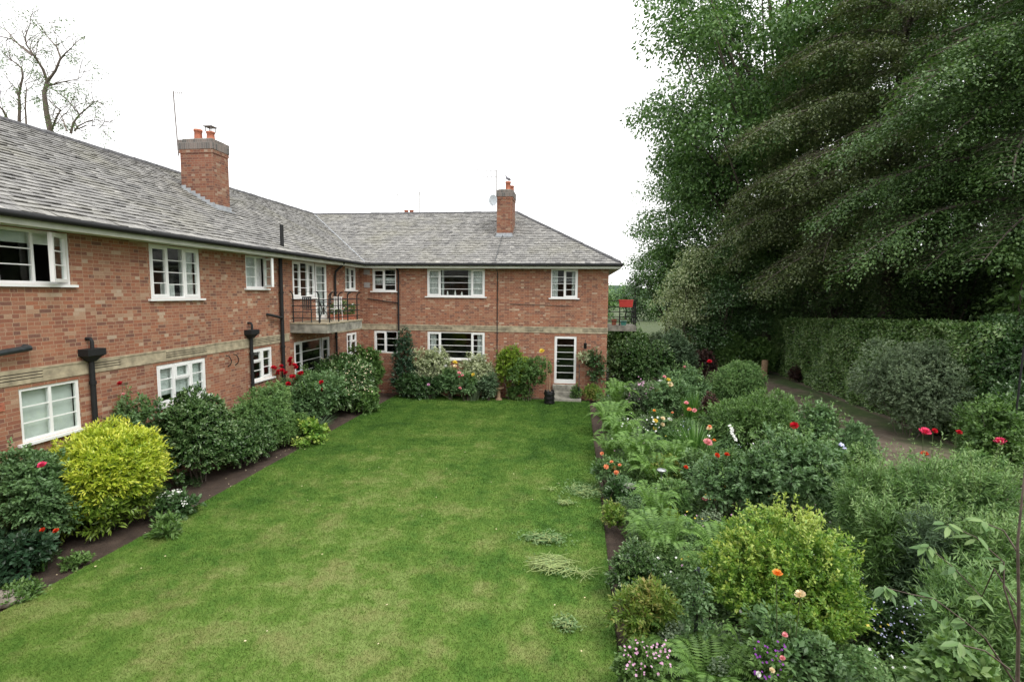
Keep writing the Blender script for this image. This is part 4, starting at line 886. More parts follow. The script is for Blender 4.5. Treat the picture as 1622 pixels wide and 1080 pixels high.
chair(XL+.6, 17.05, 2.9, 'darkpipe', 'dark metal chair at the near end of the balcony'); chair(XL+.8, 18.35, -.3, 'china', 'white slatted chair on the balcony behind the railing')
t = thing('flower_trough', 'terracotta trough of white flowers at the far end of the balcony', 'planter', (XL+.75,19.2,3.5))
m = MB(); m.box(-.5,.5,-.12,.12,0,.2); m.build('trough', M['pot'], t)
P, Dd, N, L, W, tpl = foliage([(0,0,.42,.5,.17,.26)], 'small'); link('foliage', leafmesh('foliage', P, Dd, N, L, W, tpl), lm('mid'), t)
florets(t, P[::60]+np.array(t.location)+np.array([0,-.04,.03]), .04, 'white')
# pigeon
t = thing('pigeon', 'grey pigeon perched on the chimney pot of the far chimney', 'pigeon', (-3.33,24.85,9.885))
m = bpy.data.meshes.new('body'); vs = [(-.2,0,.05),(-.1,0,.09),(0,0,.12),(.08,0,.17),(.11,0,.25),(.13,0,.29),(.17,0,.285)]; m.from_pydata(vs, [(i,i+1) for i in range(6)], [])
pb = link('body', m, M['feather'], t); pb.modifiers.new('Skin', 'SKIN')
for i, (a, b) in enumerate(((.02,.008),(.04,.03),(.07,.065),(.06,.06),(.03,.03),(.032,.034),(.006,.006))): m.skin_vertices[0].data[i].radius = (a, b)
m.skin_vertices[0].data[2].use_root = True
s_ = pb.modifiers.new('Sub', 'SUBSURF'); s_.levels = s_.render_levels = 2; pb.rotation_euler.z = 2.8
m = MB(); m.tube([(0,.02,.09),(.01,.02,.0)], .006, 5); m.tube([(0,-.02,.09),(.01,-.02,.0)], .006, 5); m.build('leg', M['pot'], t)
# rock
def rock(p, s, label):
    d = unit(np.array([(math.cos(a)*math.cos(e), math.sin(a)*math.cos(e), math.sin(e)) for e in np.linspace(-1.5,1.5,9) for a in np.linspace(0,6.283,15)[:-1]])); d = d*lumps(d, 10, .2, 5)[:,None]*np.array(s)
    Fc = [(i*14+k, i*14+(k+1) % 14, (i+1)*14+(k+1) % 14, (i+1)*14+k) for i in range(8) for k in range(14)]
    o = link('rock', npmesh('rock', d, Fc, smooth=True), M['rock'], loc=tuple(p)); return tag(o, label, 'rock')
rock(hz(8,952)+np.array([0,0,.03]), (.24,.15,.1), 'flat grey rock at the near left corner of the lawn')

# ---- right bed
mound('laurel', 'rounded bright glossy laurel just beyond the far building corner', 'shrub', 25.6, 960, 1052, 533, 'oval', 'camellia', 4, .9, Lmul=1.3)
mound('laurel', 'dark shrub under the far balcony behind the bright laurel', 'shrub', 30, 955, 1030, 512, 'oval', 'mid', 3, .8, Lmul=1.3)
mound('blue_green_shrub', 'loose blue green conical shrub right of the bright laurel', 'shrub', 26.5, 1036, 1102, 520, 'mid', 'soft', 4, .9)
mound('rough_shrub', 'pale brownish green shrub between laurel and conical shrub', 'shrub', 30, 1025, 1075, 524, 'mid', 'silver', 3)
mound('red_leafed_shrub', 'low shrub with reddish leaves behind the single red rose', 'shrub', 28, 1096, 1132, 553, 'mid', 'burg', 2)
mound('rough_shrub', 'mid green shrub standing left of the hedge end', 'shrub', 31.5, 1136, 1188, 525, 'mid', 'mid', 3, Lmul=1.3)
mound('rough_shrub', 'dark green shrub touching the end of the clipped hedge', 'shrub', 31.5, 1176, 1226, 535, 'mid', 'mid', 3, Lmul=1.3)
mound('rough_shrub', 'tall dark shrub behind the conical shrub and below the trees', 'shrub', 34, 1095, 1170, 500, 'mid', 'dark', 4, Lmul=1.5)
m = MB(); q = hy(1210,592,30); m.tube([(q[0],30,-.1),(q[0]+.03,30,1.0)], .17, 10); tag(m.build('tree_stump', M['wood']), 'brown cut trunk standing at the left end of the hedge', 'tree stump')
mound('airy_shrub', 'light airy green shrub at the far end of the bed before the path', 'shrub', 21.5, 1126, 1216, 572, 'small', 'feather', 4, cut=.1)
rosebush('dark rose bush with one scarlet bloom standing above it in the far bed', 20.5, 1052, 1126, 580, [(1124,575,.11,'red'),(1084,583,.08,'palepink')], nb=3)
rosebush('rose bush with white and soft yellow blooms in the far part of the bed', 18.6, 1024, 1094, 603, [(1046,607,.11,'white'),(1058,604,.1,'yellow'),(1061,611,.12,'cream'),(1042,621,.1,'yellow'),(1052,598,.07,'palepink')], nb=3)
t = mound('phlox', 'grey green plant with small mauve flower heads near the building corner', 'plant', 19.2, 984, 1044, 605, 'small', 'silver', 3, stem=False)
florets(t, [hy(px+R.normal(0,3), py+R.normal(0,3), 18.6) for px, py in ((1016,607),(1018,605),(1013,609),(1034,612),(1000,625),(1010,632),(1022,628),(996,636),(1028,622)) for _ in range(6)], .035, 'mauve')
fern('pale green fern nearest to the building corner', (hy(980,630,19.0)[0],19.0,.0), .85, 1.35, 16)
fern('pale green fern at the lawn edge below the building corner fern', (hy(966,660,16.6)[0],16.6,0), .85, 1.0, 16)
fern('soft green fern half way along the lawn edge among silver flowers', (hy(985,690,14.6)[0],14.6,0), .8, 1.0, 16)
fern('wide fern above the peach roses', (hy(1010,720,12.6)[0],12.8,0), .85, 1.05, 17)
fern('small fern behind the peach roses beside the lawn', (hy(968,690,13.7)[0],13.9,0), .6, .75, 13)
t = mound('lychnis', 'silvery plant dotted with small pale flowers behind the lawn edge fern', 'plant', 15.6, 990, 1050, 660, 'small', 'silver', 3, stem=False)
florets(t, [hy(R.uniform(985,1050), R.uniform(660,705), 14.9) for _ in range(60)], .028, 'white')
rosebush('rose bush with cream and yellow blooms beside the sword leaves', 15.4, 1024, 1068, 655, [(1038,668,.08,'yellow'),(1049,664,.075,'cream'),(1060,666,.08,'white'),(1049,673,.07,'cream'),(1037,679,.06,'yellow'),(1036,652,.06,'orange'),(1065,655,.05,'peach')], nb=2)
blades_plant('crocosmia', 'tall upright green sword leaves behind the pink lilies', 'plant', (hy(1102,660,17.2)[0],17.4,0), 130, 1.75, .45, .05)
t = blades_plant('crocosmia', 'broad clump of arching sword leaves in the middle of the bed', 'plant', (hy(1098,690,14.2)[0],14.2,0), 190, 1.35, .8, .045, lean=(-.12,0))
for px, py, c in ((1092,650,'peach'),(1100,651,'palepink'),(1087,640,'palepink')): bloom(t, hy(px, py, 13.9), .07, c)
mound('burgundy_shrub', 'small dark burgundy leaved shrub beside the tall sword leaves', 'shrub', 17.3, 1110, 1142, 621, 'small', 'burg', 2)
loc, hw, H = place(15.4, 1112, 1262, 612)
bush('spreading_shrub', 'wide flat topped shrub with layered bright green shoots above dark shade', 'shrub', loc, [(0,0,.95,hw*.85,.85,.5),(-.55,-.15,1.0,.8,.6,.38),(.55,.1,1.25,.75,.7,.5),(.15,-.3,1.2,.7,.5,.35),(0,.2,.5,hw*.6,.6,.45)], 'narrow', 'mid', Lmul=.85, lump=(30,.2,18), cut=.08)
t = blades_plant('delphinium', 'thin spike of white and pale blue flowers in front of the spreading shrub', 'flower', (hy(1162,700,12.4)[0],12.4,0), 16, .8, .2, .02)
m = MB(); q = hy(1160,676,12.4); m.tube([(0,0,0),(.02,0,q[2])], .008, 5); m.build('stalk', M['stem'], t)
florets(t, [hy(px+R.normal(0,1.2), py, 12.3) for px, py in ((1159,674),(1160,682),(1162,690),(1165,696),(1158,686),(1161,678),(1163,693),(1124,690),(1124,697))], .05, 'white')
rosebush('rose bush with one large pale pink rose beside the sword leaves', 12.1, 1084, 1132, 718, [(1119,704,.12,'palepink'),(1124,681,.075,'cream'),(1131,699,.05,'orange'),(1124,677,.05,'peach')], nb=2)
rosebush('low rose bush with peach blooms on the lawn edge above the clippings', 11.9, 944, 992, 728, [(960,740,.065,'peach'),(973,744,.08,'orange'),(976,750,.07,'peach'),(969,733,.05,'peach'),(982,738,.05,'peach'),(954,719,.05,'peach')], nb=2, z0=.1)
t = thing('plant_pot', 'dark round plant pot with a pale rim among the ferns at the lawn edge', 'plant pot', (hz(998,768,.42)[0],hz(998,768,.42)[1],0))
m = MB(); m.lathe([(.08,-.03),(.11,.2),(.125,.38)], n=18); m.build('pot_body', M['bag'], t)
m = MB(); m.lathe([(.125,.38),(.135,.4),(.13,.42),(.112,.41),(.1,.33),(.0,.33)], n=18); m.build('rim', M['paint_grey'], t)
t = thing('solar_light', 'small flat topped solar light on a stake in the middle of the bed', 'garden light', (hy(1048,744,11.2)[0],11.2,0)); zt = hy(1048,744,11.2)[2]
m = MB(); m.tube([(0,0,-.1),(0,0,zt-.06)], .012, 6); m.build('stake', M['alum'], t); m = MB(); m.lathe([(0,zt-.1),(.04,zt-.09),(.05,zt-.03),(.11,zt-.02),(.1,zt+.012),(0,zt+.02)], n=8); m.build('cap', M['alum'], t)
mound('euphorbia', 'bright yellow green leafy plant behind the plant pot', 'plant', 12.2, 1030, 1085, 722, 'small', 'nandina', 3, stem=False)
mound('euphorbia', 'bright leafy plant left of the big rose bush', 'plant', 10.4, 1040, 1100, 760, 'small', 'feather', 3, stem=False)
mound('small_shrub', 'dark small shrub at the lawn edge beside the plant pot', 'shrub', 11.0, 962, 1000, 757, 'mid', 'dark', 2)
mound('euphorbia', 'small lime flowered plant in front of the near fern group', 'plant', 9.7, 1052, 1088, 796, 'fine', 'lime', 1, stem=False)
mound('sedum', 'low reddish green plant on bare soil at the lawn edge', 'plant', 9.9, 958, 998, 797, 'small', 'nandina', 1, z0=0, stem=False)
rosebush('large leafy rose bush in the middle of the bed with a scarlet bloom on top', 10.7, 1105, 1232, 722, [(1135,722,.06,'orangered'),(1151,722,.06,'orangered'),(1086,741,.05,'orangered'),(1209,775,.085,'yellow'),(1116,791,.06,'palepink'),(1150,772,.04,'yellow')], nb=5, n_mul=.75)
rosebush('tallest rose bush beside the path with large dull green leaves', 10.3, 1190, 1350, 690, [(1258,676,.085,'red')], nb=6, sty='mid', n_mul=.75)
rosebush('rose standard with grey green leaves before the path', 12.6, 1262, 1332, 642, [], nb=3, z0=.7)
t = blades_plant('iris', 'small iris with pale blue flowers beside the path', 'flower', (hy(1335,730,12.0)[0],12.0,0), 26, .75, .22, .03)
florets(t, [hy(px, py, 11.9) for px, py in ((1333,705),(1338,710),(1335,716),(1340,718),(1333,704))], .06, 'blue')
# middle right: tall willowy mass with pink roses above
t = rosebush('tall rose with large pink blooms rising above the willowy plants on the right', 9.6, 1420, 1560, 735, [(1463,688,.1,'pink'),(1585,704,.1,'pink'),(1479,683,.05,'red'),(1517,687,.06,'red'),(1464,722,.07,'orangered')], nb=4, sty='mid', mat='feather')
for i, (Y, a, b, tp, l, mt) in enumerate(((8.8,1345,1450,745,'feathery light green plant nearest the big rose bush','feather'),(8.6,1430,1535,742,'feathery light green plant below the pink roses','feather'),(8.4,1515,1625,748,'feathery green plant at the right picture edge','feather'),(7.6,1450,1560,810,'willowy grey green plant behind the dark flower carpet','soft'),(7.9,1370,1455,800,'dark willowy plant right of the golden shrub','mid'),(7.2,1545,1660,830,'willowy green plant behind the young tree','feather'))):
    t = mound('willowy_plant', l, 'plant', Y, a, b, tp, 'willow', mt, 4, cut=.2, n_mul=.7, lump=(26,.4,14)); q_ = place(Y, a, b, tp); add_shoots(t, q_[1], q_[2], 30, 'feather', .07, .016, .6, (.15,.4))
mound('small_shrub', 'small leafy shrub in front of the grey hedge shrub', 'shrub', 12.6, 1548, 1625, 628, 'mid', 'mid', 3)
for i, (Y, a, b, tp, l, mt) in enumerate(((13.5,1325,1400,668,'tall leafy rose shoot clump at the path edge right of the rose standard','rose'),(11.2,1335,1430,712,'leafy perennial clump between the big rose bush and the path','mid'),(10.6,1500,1600,712,'airy light green clump under the right hand pink rose','feather'),(15.8,1215,1290,655,'green clump behind the scarlet topped rose bush','feather'),(17.5,1195,1262,632,'loose green plant on the path edge left of the earth strip','mid'))):
    mound('perennial', l, 'plant', Y, a, b, tp, 'small', mt, 3, cut=.15, lump=(26,.35,14), wild=.2)
for i, (x, y, r_, h_, l) in enumerate(((1.4,9.1,.6,.6,'low fern on the lawn edge level with the long straw clippings'),(1.9,11.9,.7,.8,'fern between the peach roses and the solar light'),(2.6,13.2,.7,.85,'fern right of the silvery flowered plant'),(1.5,17.8,.7,.85,'fern on the lawn edge left of the cream and yellow roses'),(2.4,8.3,.6,.75,'fern behind the upright fern beside the golden shrub'),(1.35,6.2,.5,.5,'small fern between nandina and geranium'))):
    fern(l, (x,y,0), r_, h_, 14)
# golden shrub and its neighbours
loc, hw, H = place(6.75, 1128, 1388, 800)
t = bush('golden_shrub', 'big golden green leafy shrub in the foreground of the right bed', 'shrub', loc, [(0,0,.95,hw*.72,.6,.6),(-.5,-.05,.95,.42,.5,.42),(-.1,.1,1.32,.5,.45,.36),(.45,.05,1.1,.42,.5,.42),(.05,-.3,.75,.6,.4,.42),(.6,-.1,.75,.35,.4,.35),(-.35,.0,1.25,.36,.36,.33)], 'golden', 'gold', Lmul=1.0, lump=(46,.28,30), cut=.08, inner=.3, wild=.12)
add_shoots(t, hw*.85, H, 60, 'gold', .055, .026, .47, (.06,.17))
t = rosebush('low foreground rose with one orange and one cream bloom before the golden shrub', 5.7, 1205, 1330, 985, [(1231,912,.058,'orange'),(1269,946,.062,'cream'),(1098+145,1005,.03,'palepink')], nb=2, sty='mid')
fern('large fern in the front of the bed beside the climber post', (hy(1130,1050,5.5)[0],5.55,0), .62, .62, 17)
fern('upright fern left of the golden shrub', (hy(1118,900,7.4)[0],7.2,0), .55, .95, 13)
fern('broad fern above the white flecked bush', (hy(1050,850,8.4)[0],8.4,0), .62, .85, 16)
fern('fern with upright fronds left of the plant pot ferns', (hy(1040,800,9.6)[0],9.8,0), .6, .85, 14)
fern('small fern in front of the golden shrub', (hy(1195,1010,5.7)[0],5.75,0), .42, .8, 10)
fern('low fern at the lower picture edge', (hy(1085,1070,5.2)[0],5.1,0), .45, .45, 12)
mound('euonymus', 'green bush flecked with white leaves beside the lawn', 'shrub', 7.6, 972, 1062, 868, 'small', 'camellia', 3, Lmul=.8)
t = mound('nandina', 'bright green feathery bush with pinkish tips beside the lawn', 'shrub', 6.5, 984, 1092, 925, 'narrow', 'nandina', 4, Lmul=.6, cut=.08, lump=(30,.25,20))
t = mound('geranium', 'low geranium covered in small pink flowers at the near corner of the bed', 'plant', 5.5, 988, 1072, 1018, 'small', 'mid', 2, stem=False)
florets(t, [hy(px+R.normal(0,1), py, 5.15+R.uniform(-.1,.1)) for px, py in zip(R.uniform(988,1062,60), R.uniform(1012,1070,60))], .014, 'mauve')
t = thing('climber_post', 'dark post wound with a small leafy climber between the ferns', 'post', (hy(1102,1000,6.0)[0],6.0,0)); zt = hy(1102,898,6.0)[2]
m = MB(); m.tube([(0,0,-.05),(0,0,zt)], [.03,.018], 8); [m.tube([(.07*math.cos(a),.07*math.sin(a),a*.06) for a in np.arange(0,zt/.06,.5)], .01, 5)]; m.build('post', M['darkpipe'], t)
P, Dd, N, L, W, tpl = foliage([(0,0,zt*.5,.14,.14,zt*.5)], 'small', .9, .8); link('climber', leafmesh('climber', P, Dd, N, L, W, tpl), lm('rose'), t)
t = mound('salvia', 'mixed plant with purple flowers at the lower picture edge', 'plant', 5.35, 1190, 1290, 1010, 'small', 'mid', 3, stem=False)
florets(t, [hy(px, py, 4.95) for px, py in zip(R.uniform(1195,1245,34), R.uniform(1015,1079,34))], .013, 'purple')
for px, py, c in ((1200,1067,'white'),(1222,1062,'cream'),(1240,1044,'palepink'),(1243,1008,'palepink')): bloom(t, hy(px, py, 4.95), .03, c)
t = mound('small_leaved_plant', 'low dark plant strewn with tiny pale blue flowers right of the golden shrub', 'plant', 6.9, 1370, 1500, 952, 'fine', 'dark', 3, stem=False)
florets(t, [hy(px, py, 6.3) for px, py in zip(R.uniform(1375,1490,90), R.uniform(950,1040,90))], .01, 'blue')
blades_plant('ornamental_grass', 'soft clump of fine grass at the lower right of the picture', 'grass', (hy(1430,1075,5.4)[0],5.3,0), 420, .7, .55, .009, 'feather', lean=(-.25,0))
mound('low_foliage', 'low leafy plant between salvia and ornamental grass', 'plant', 5.6, 1275, 1385, 1010, 'small', 'rose', 3, stem=False)
mound('low_foliage', 'round leafed plant below the young tree', 'plant', 4.9, 1490, 1640, 1010, 'mid', 'feather', 3, stem=False)
mound('low_foliage', 'tangled green plant behind the young tree', 'plant', 6.3, 1500, 1660, 905, 'willow', 'feather', 4, stem=False, cut=.1)
# young tree with big leaves close to the camera
t = thing('young_tree', 'young tree with reddish stem and large pointed leaves at the right picture edge', 'tree', (hy(1612,1079,3.6)[0],3.6,0))
m = MB(); base = np.array(t.location); P=[];Dd=[];Nn=[]
def limb(pp, r, Y):
    pts = [hy(a, b, y)-base for (a, b), y in zip(pp, Y)]; m.tube(pts, [r*(1-.7*i/len(pts)) for i in range(len(pts))], 6); return pts
trunk = [np.array([0,0,-.05]), hy(1612,1079,3.6)-base, hy(1614,960,3.6)-base, hy(1612,860,3.62)-base, hy(1620,780,3.65)-base, hy(1625,720,3.7)-base]; m.tube(trunk, [.017,.012,.010,.008,.006,.003], 7)
br = [([(1606,1079),(1560,1010),(1530,985),(1480,948),(1440,940),(1402,930)],[3.5,3.5,3.5,3.52,3.55,3.6]), ([(1612,960),(1575,900),(1555,945),(1512,900),(1470,865)],[3.6,3.65,3.9,3.9,3.9]),
      ([(1612,1000),(1590,930),(1590,890),(1545,850),(1500,830)],[3.6,3.55,3.6,3.6,3.65]), ([(1615,880),(1590,840),(1560,828)],[3.62,3.7,3.75]), ([(1600,1060),(1560,1030),(1520,1020)],[3.5,3.4,3.35])]
for pp, Y in br:
    pts = limb(pp, .006, Y)
    for k, (c, nl_) in enumerate(zip(pts[2:], [3]*(len(pts)-3)+[7])):
        for j in range(nl_): a = random.uniform(2.2,5.2); P.append(c+rdir(1)[0]*.015); Dd.append(np.array([math.cos(a)*.9, math.sin(a)*.7, random.uniform(-.55,.05)])); Nn.append(np.array([random.uniform(-.3,.3),-.4,1.]))
m.build('stem', M['twig'], t); link('foliage', leafmesh('foliage', np.array(P), np.array(Dd), np.array(Nn), .11, .04, T6), lm('feather'), t)

# ground cover between the plants of both beds
def cover(n, x0, x1, y0, y1, hmax, keepf, L=.06):
    X = R.uniform(x0,x1,n); Y = y0+(y1-y0)*R.random(n)**1.4; k = keepf(X,Y); X, Y = X[k], Y[k]; n = len(X)
    hm = hmax*np.clip(.5+.5*np.sin(X*3.7+Y*1.9)*np.cos(Y*2.9-X*1.3)+R.normal(0,.12,n),.05,1.2)
    P = np.stack([X, Y, -.03+hm*R.random(n)**.6], 1); d = rdir(n); d[:,2] = np.abs(d[:,2])*.4
    return leafmesh('ground_cover', P, d, unit(np.array([0,-.1,1.])+rdir(n)*.5), L*(1+.02*Y), L*.55, T4)
wob = lambda Y: .25*np.sin(Y*2.1)+.15*np.sin(Y*5.3)
def coverlumps(ncl, rmin, rmax, hmin, hmax, leaves, L):
    P = []; N = []; 
    for _ in range(ncl):
        Y = 4.6+21*random.random()**1.25; X = random.uniform(1.05, float(np.interp(Y,[4,12,17,23,27],[6.6,6.7,7.6,8.0,7.8]))); r = random.uniform(rmin,rmax); h = random.uniform(hmin,hmax)
        if X-r < .72: X = .72+r
        n = int(leaves*(r/rmax)**2*(1.6 if Y < 9 else 1)); d = rdir(n); d[:,2] = np.abs(d[:,2]); q = (.7+.3*R.random(n))*lumps(d, 8, .35, 7)
        P.append(np.array([X,Y,-.03])+d*np.array([r,r,h])*q[:,None]); N.append(unit(d*.5+np.array([0,-.1,.8])+rdir(n)*.5))
    P = np.concatenate(P); N = np.concatenate(N); d = rdir(len(P)); d[:,2] = d[:,2]*.5+.25
    return leafmesh('ground_cover', P, d, N, L*(1+.03*(P[:,1]-5)), L*.5, T4)
for a_, mt_, lb_ in (((120,.2,.42,.3,.75,1500,.05),'feather','tumbling light green perennials growing between the shrubs of the right bed'),((110,.2,.4,.25,.65,1500,.055),'mid','tumbling mid green perennials growing between the shrubs of the right bed'),((70,.18,.38,.25,.6,1400,.045),'silver','grey green perennials growing between the shrubs of the right bed'),((70,.2,.4,.3,.6,1400,.06),'rose','dull green perennials growing between the shrubs of the right bed')):
    tag(link('ground_cover', coverlumps(*a_), lm(mt_)), lb_, 'ground cover', kind='stuff')
fl_ = MB()
for (c_, n_) in (('white',260),('mauve',120),('blue',110),('yellow',70)):
    t = thing('small_flowers', {'white':'tiny white flowers','mauve':'tiny mauve flowers','blue':'tiny pale blue flowers','yellow':'tiny yellow flowers'}[c_]+' scattered between the plants of the right bed', 'flowers', (3,12,0)); t['kind'] = 'stuff'
    pp = []
    while len(pp) < n_:
        Y = 5+17*random.random()**1.1; X = random.uniform(.9, 5.8)
        for _ in range(random.randint(2,7)): pp.append((X+random.gauss(0,.12), Y+random.gauss(0,.12), random.uniform(.35,.75)))
    florets(t, pp, .02, c_)
tag(link('ground_cover', cover(150000, .75, 9, 4.3, 27, .42, lambda X, Y: (X > .95+.35*np.sin(Y*1.3)**2)&(X < np.interp(Y,[4,12,17,23,27],[6.9,7.3,8.3,8.6,8.3])+wob(Y)-.3)), lm('mid')), 'low mixed green leaves filling the gaps between the plants of the right bed', 'ground cover', kind='stuff')
tag(link('ground_cover', cover(26000, XL+.1, -8.35, 5.5, 22, .22, lambda X, Y: (np.sin(X*5+Y*2.3)*np.cos(Y*3.1) > .0)&(X < -8.7+.2*np.sin(Y*3)), .05), lm('dark')), 'thin low leaves under the shrubs of the left bed', 'ground cover', kind='stuff')
# petals
def scatter(n, fn, s): 
    P = np.array([fn() for _ in range(n)]); return leafmesh('petals', P, np.column_stack([R.normal(size=(n,2)), np.zeros(n)]), unit(np.array([0,0,1.])+rdir(n)*.2), s, s*.7, TQ)
def petal_pos():
    if random.random() < .55: y = random.uniform(5.5,14); x = -8.0+random.gauss(-.1,.3)
    else: y = random.uniform(5.5,20); x = random.uniform(-7,.4)
    return (x, y, .045 if x > -7.9 else -.0)
tag(link('fallen_petals', scatter(90, petal_pos, .035), PM['cream']), 'pale petals fallen on the lawn and its soil edge', 'petals', kind='stuff')

# clippings on the lawn
def clip(label, px, py, rx, ry, nst, nlf, green=True, sl=.35):
    c = hz(px, py); t = thing('clippings', label, 'clippings', c); m = MB()
    for i in range(nst):
        a = random.uniform(0,6.28); q = random.random()**.7; p = np.array([math.cos(a)*rx*q*.6, math.sin(a)*ry*q*.6, .04+random.random()*.06]); b = random.gauss(0,.7)+(0 if random.random() < .7 else 1.3); l = sl*random.uniform(.4,1.1); d = np.array([math.cos(b), math.sin(b), 0])
        k = np.array([-d[1], d[0], 0])*random.uniform(-.12,.12)*l
        m.tube([p-d*l*.5, p+k+np.array([0,0,.02]), p+d*l*.5+np.array([0,0,-.02])], [.005,.006,.004], 4)
    if nst: m.build('stem', M['strawstem'], t)
    if nlf:
        q = R.normal(size=(nlf,3))*np.array([rx*.45, ry*.45, .035]); q[:,2] = np.abs(q[:,2])+.03
        link('foliage', leafmesh('foliage', q, np.column_stack([R.normal(size=(nlf,2)), R.normal(0,.3,nlf)]), unit(np.array([0,0,1.])+rdir(nlf)*.6), .07, .026, T4), lm('clip'), t)
M['strawstem'] = plain('pale cut stem', (.3,.38,.14), .7, 25, .3, .1)
clip('pile of cut leafy shoots spilling from the bed onto the lawn', 928, 779, .55, .5, 26, 800)
clip('thin pale twigs lying left of the leafy shoots', 872, 777, .3, .12, 5, 6)
clip('curled pale cuttings below the leafy shoots', 896, 799, .25, .14, 16, 60, sl=.3)
clip('flat heap of small wilted weeds in the middle of the pile row', 862, 856, .46, .26, 26, 600)
clip('heap of long pale straw coloured stems on the lawn', 873, 898, .46, .4, 95, 120, sl=.55)
clip('few long stems trailing right of the straw coloured heap', 918, 912, .45, .16, 14, 20, sl=.6)
clip('nearest small heap of wilted weeds on the lawn', 897, 993, .2, .18, 16, 170, sl=.15)

# ---------------------------------------------------------------- hedge
def hedge(name, label, x0, x1, y0, y1, h0, h1, n, mat, L=.085):
    t = thing(name, label, 'hedge', ((x0+x1)/2, (y0+y1)/2, 0)); c = np.array(t.location); P=[]; Nn=[]
    def hh(Y): return np.interp(Y, [y0,y1], [h0,h1])+.07*np.sin(Y*2.3)+.05*np.sin(Y*5.1)
    k = int(n*.66); Y = R.uniform(y0,y1,k); Z = hh(Y)*R.random(k)**.9; bul = .12*np.sin(Y*1.7+Z*1.1)+.09*np.sin(Y*4.1-Z*2.9)+.12*(1-Z/hh(Y))
    X = x0-bul+np.abs(R.normal(0,.07,k))+.16*(Z/hh(Y))**6; P.append(np.stack([X,Y,Z],1)); Nn.append(np.tile([-1,0,.35],(k,1)))
    k = int(n*.22); Y = R.uniform(y0,y1,k); X = R.uniform(x0,x1,k); P.append(np.stack([X,Y,hh(Y)-np.abs(R.normal(0,.08,k))+.03],1)); Nn.append(np.tile([0,0,1],(k,1)))
    k = int(n*.12); X = R.uniform(x0,x1,k); Z = hh(y1)*R.random(k); P.append(np.stack([X,np.full(k,y1)+R.normal(0,.1,k),Z],1)); Nn.append(np.tile([0,1,.2],(k,1)))
    k = int(n*.08); X = R.uniform(x0,x1,k); Z = hh(y0)*R.random(k); P.append(np.stack([X,np.full(k,y0)+R.normal(0,.1,k),Z],1)); Nn.append(np.tile([0,-1,.2],(k,1)))
    P = np.concatenate(P); Nn = unit(np.concatenate(Nn)+np.array([0,-.1,.25])+rdir(len(P))*.75); Dd = unit(rdir(len(P))+np.array([-.1,0,-.25])+Nn*.25)
    link('foliage', leafmesh('foliage', P-c, Dd, Nn, L, L*.6, T4), lm(mat), t)
    m = MB(); m.box(x0+.22-c[0], x1-.3-c[0], y0+.3-c[1], y1-.3-c[1], -.1, min(h0,h1)-.3); m.build('branch_core', M['bark'], t)
    return t
hedge('clipped_hedge', 'long clipped beech hedge beyond the garden path', 12.05, 13.5, 16.8, 33.2, 3.72, 3.12, 62000, 'hedge', .125)
# grey shrub in front of the hedge, laurels at its right end
mound('grey_shrub', 'fine leaved grey green shrub bulging in front of the hedge', 'shrub', 18.2, 1372, 1530, 540, 'small', 'silver', 5, cut=.05, Lmul=1.1)
mound('dark_leafed_shrub', 'dark ivy covered shrub right of the grey one', 'shrub', 16.9, 1535, 1680, 500, 'mid', 'dark', 5, Lmul=1.1)
mound('small_shrub', 'bright leaved shrub on the path edge at the far right', 'shrub', 14.6, 1528, 1600, 632, 'small', 'mid', 3, cut=.1)
mound('dark_leafed_shrub', 'low dark shrub in the shade at the far right edge', 'shrub', 13.2, 1585, 1700, 600, 'mid', 'dark', 3)
m = MB(); q = hy(1607,650,12.4); m.tube([(q[0],12.4,-.05),(q[0]+.06,12.4,hy(1608,548,12.4)[2])], .02, 6)
tag(m.build('plant_pole', M['black']), 'thin dark pole standing at the far right near the path', 'pole')
for px, py, l in ((1262,585,'small red leaved seedling at the hedge foot'),):
    mound('red_leafed_shrub', l, 'shrub', 29, px-12, px+12, 578, 'mid', 'burg', 1, stem=False)

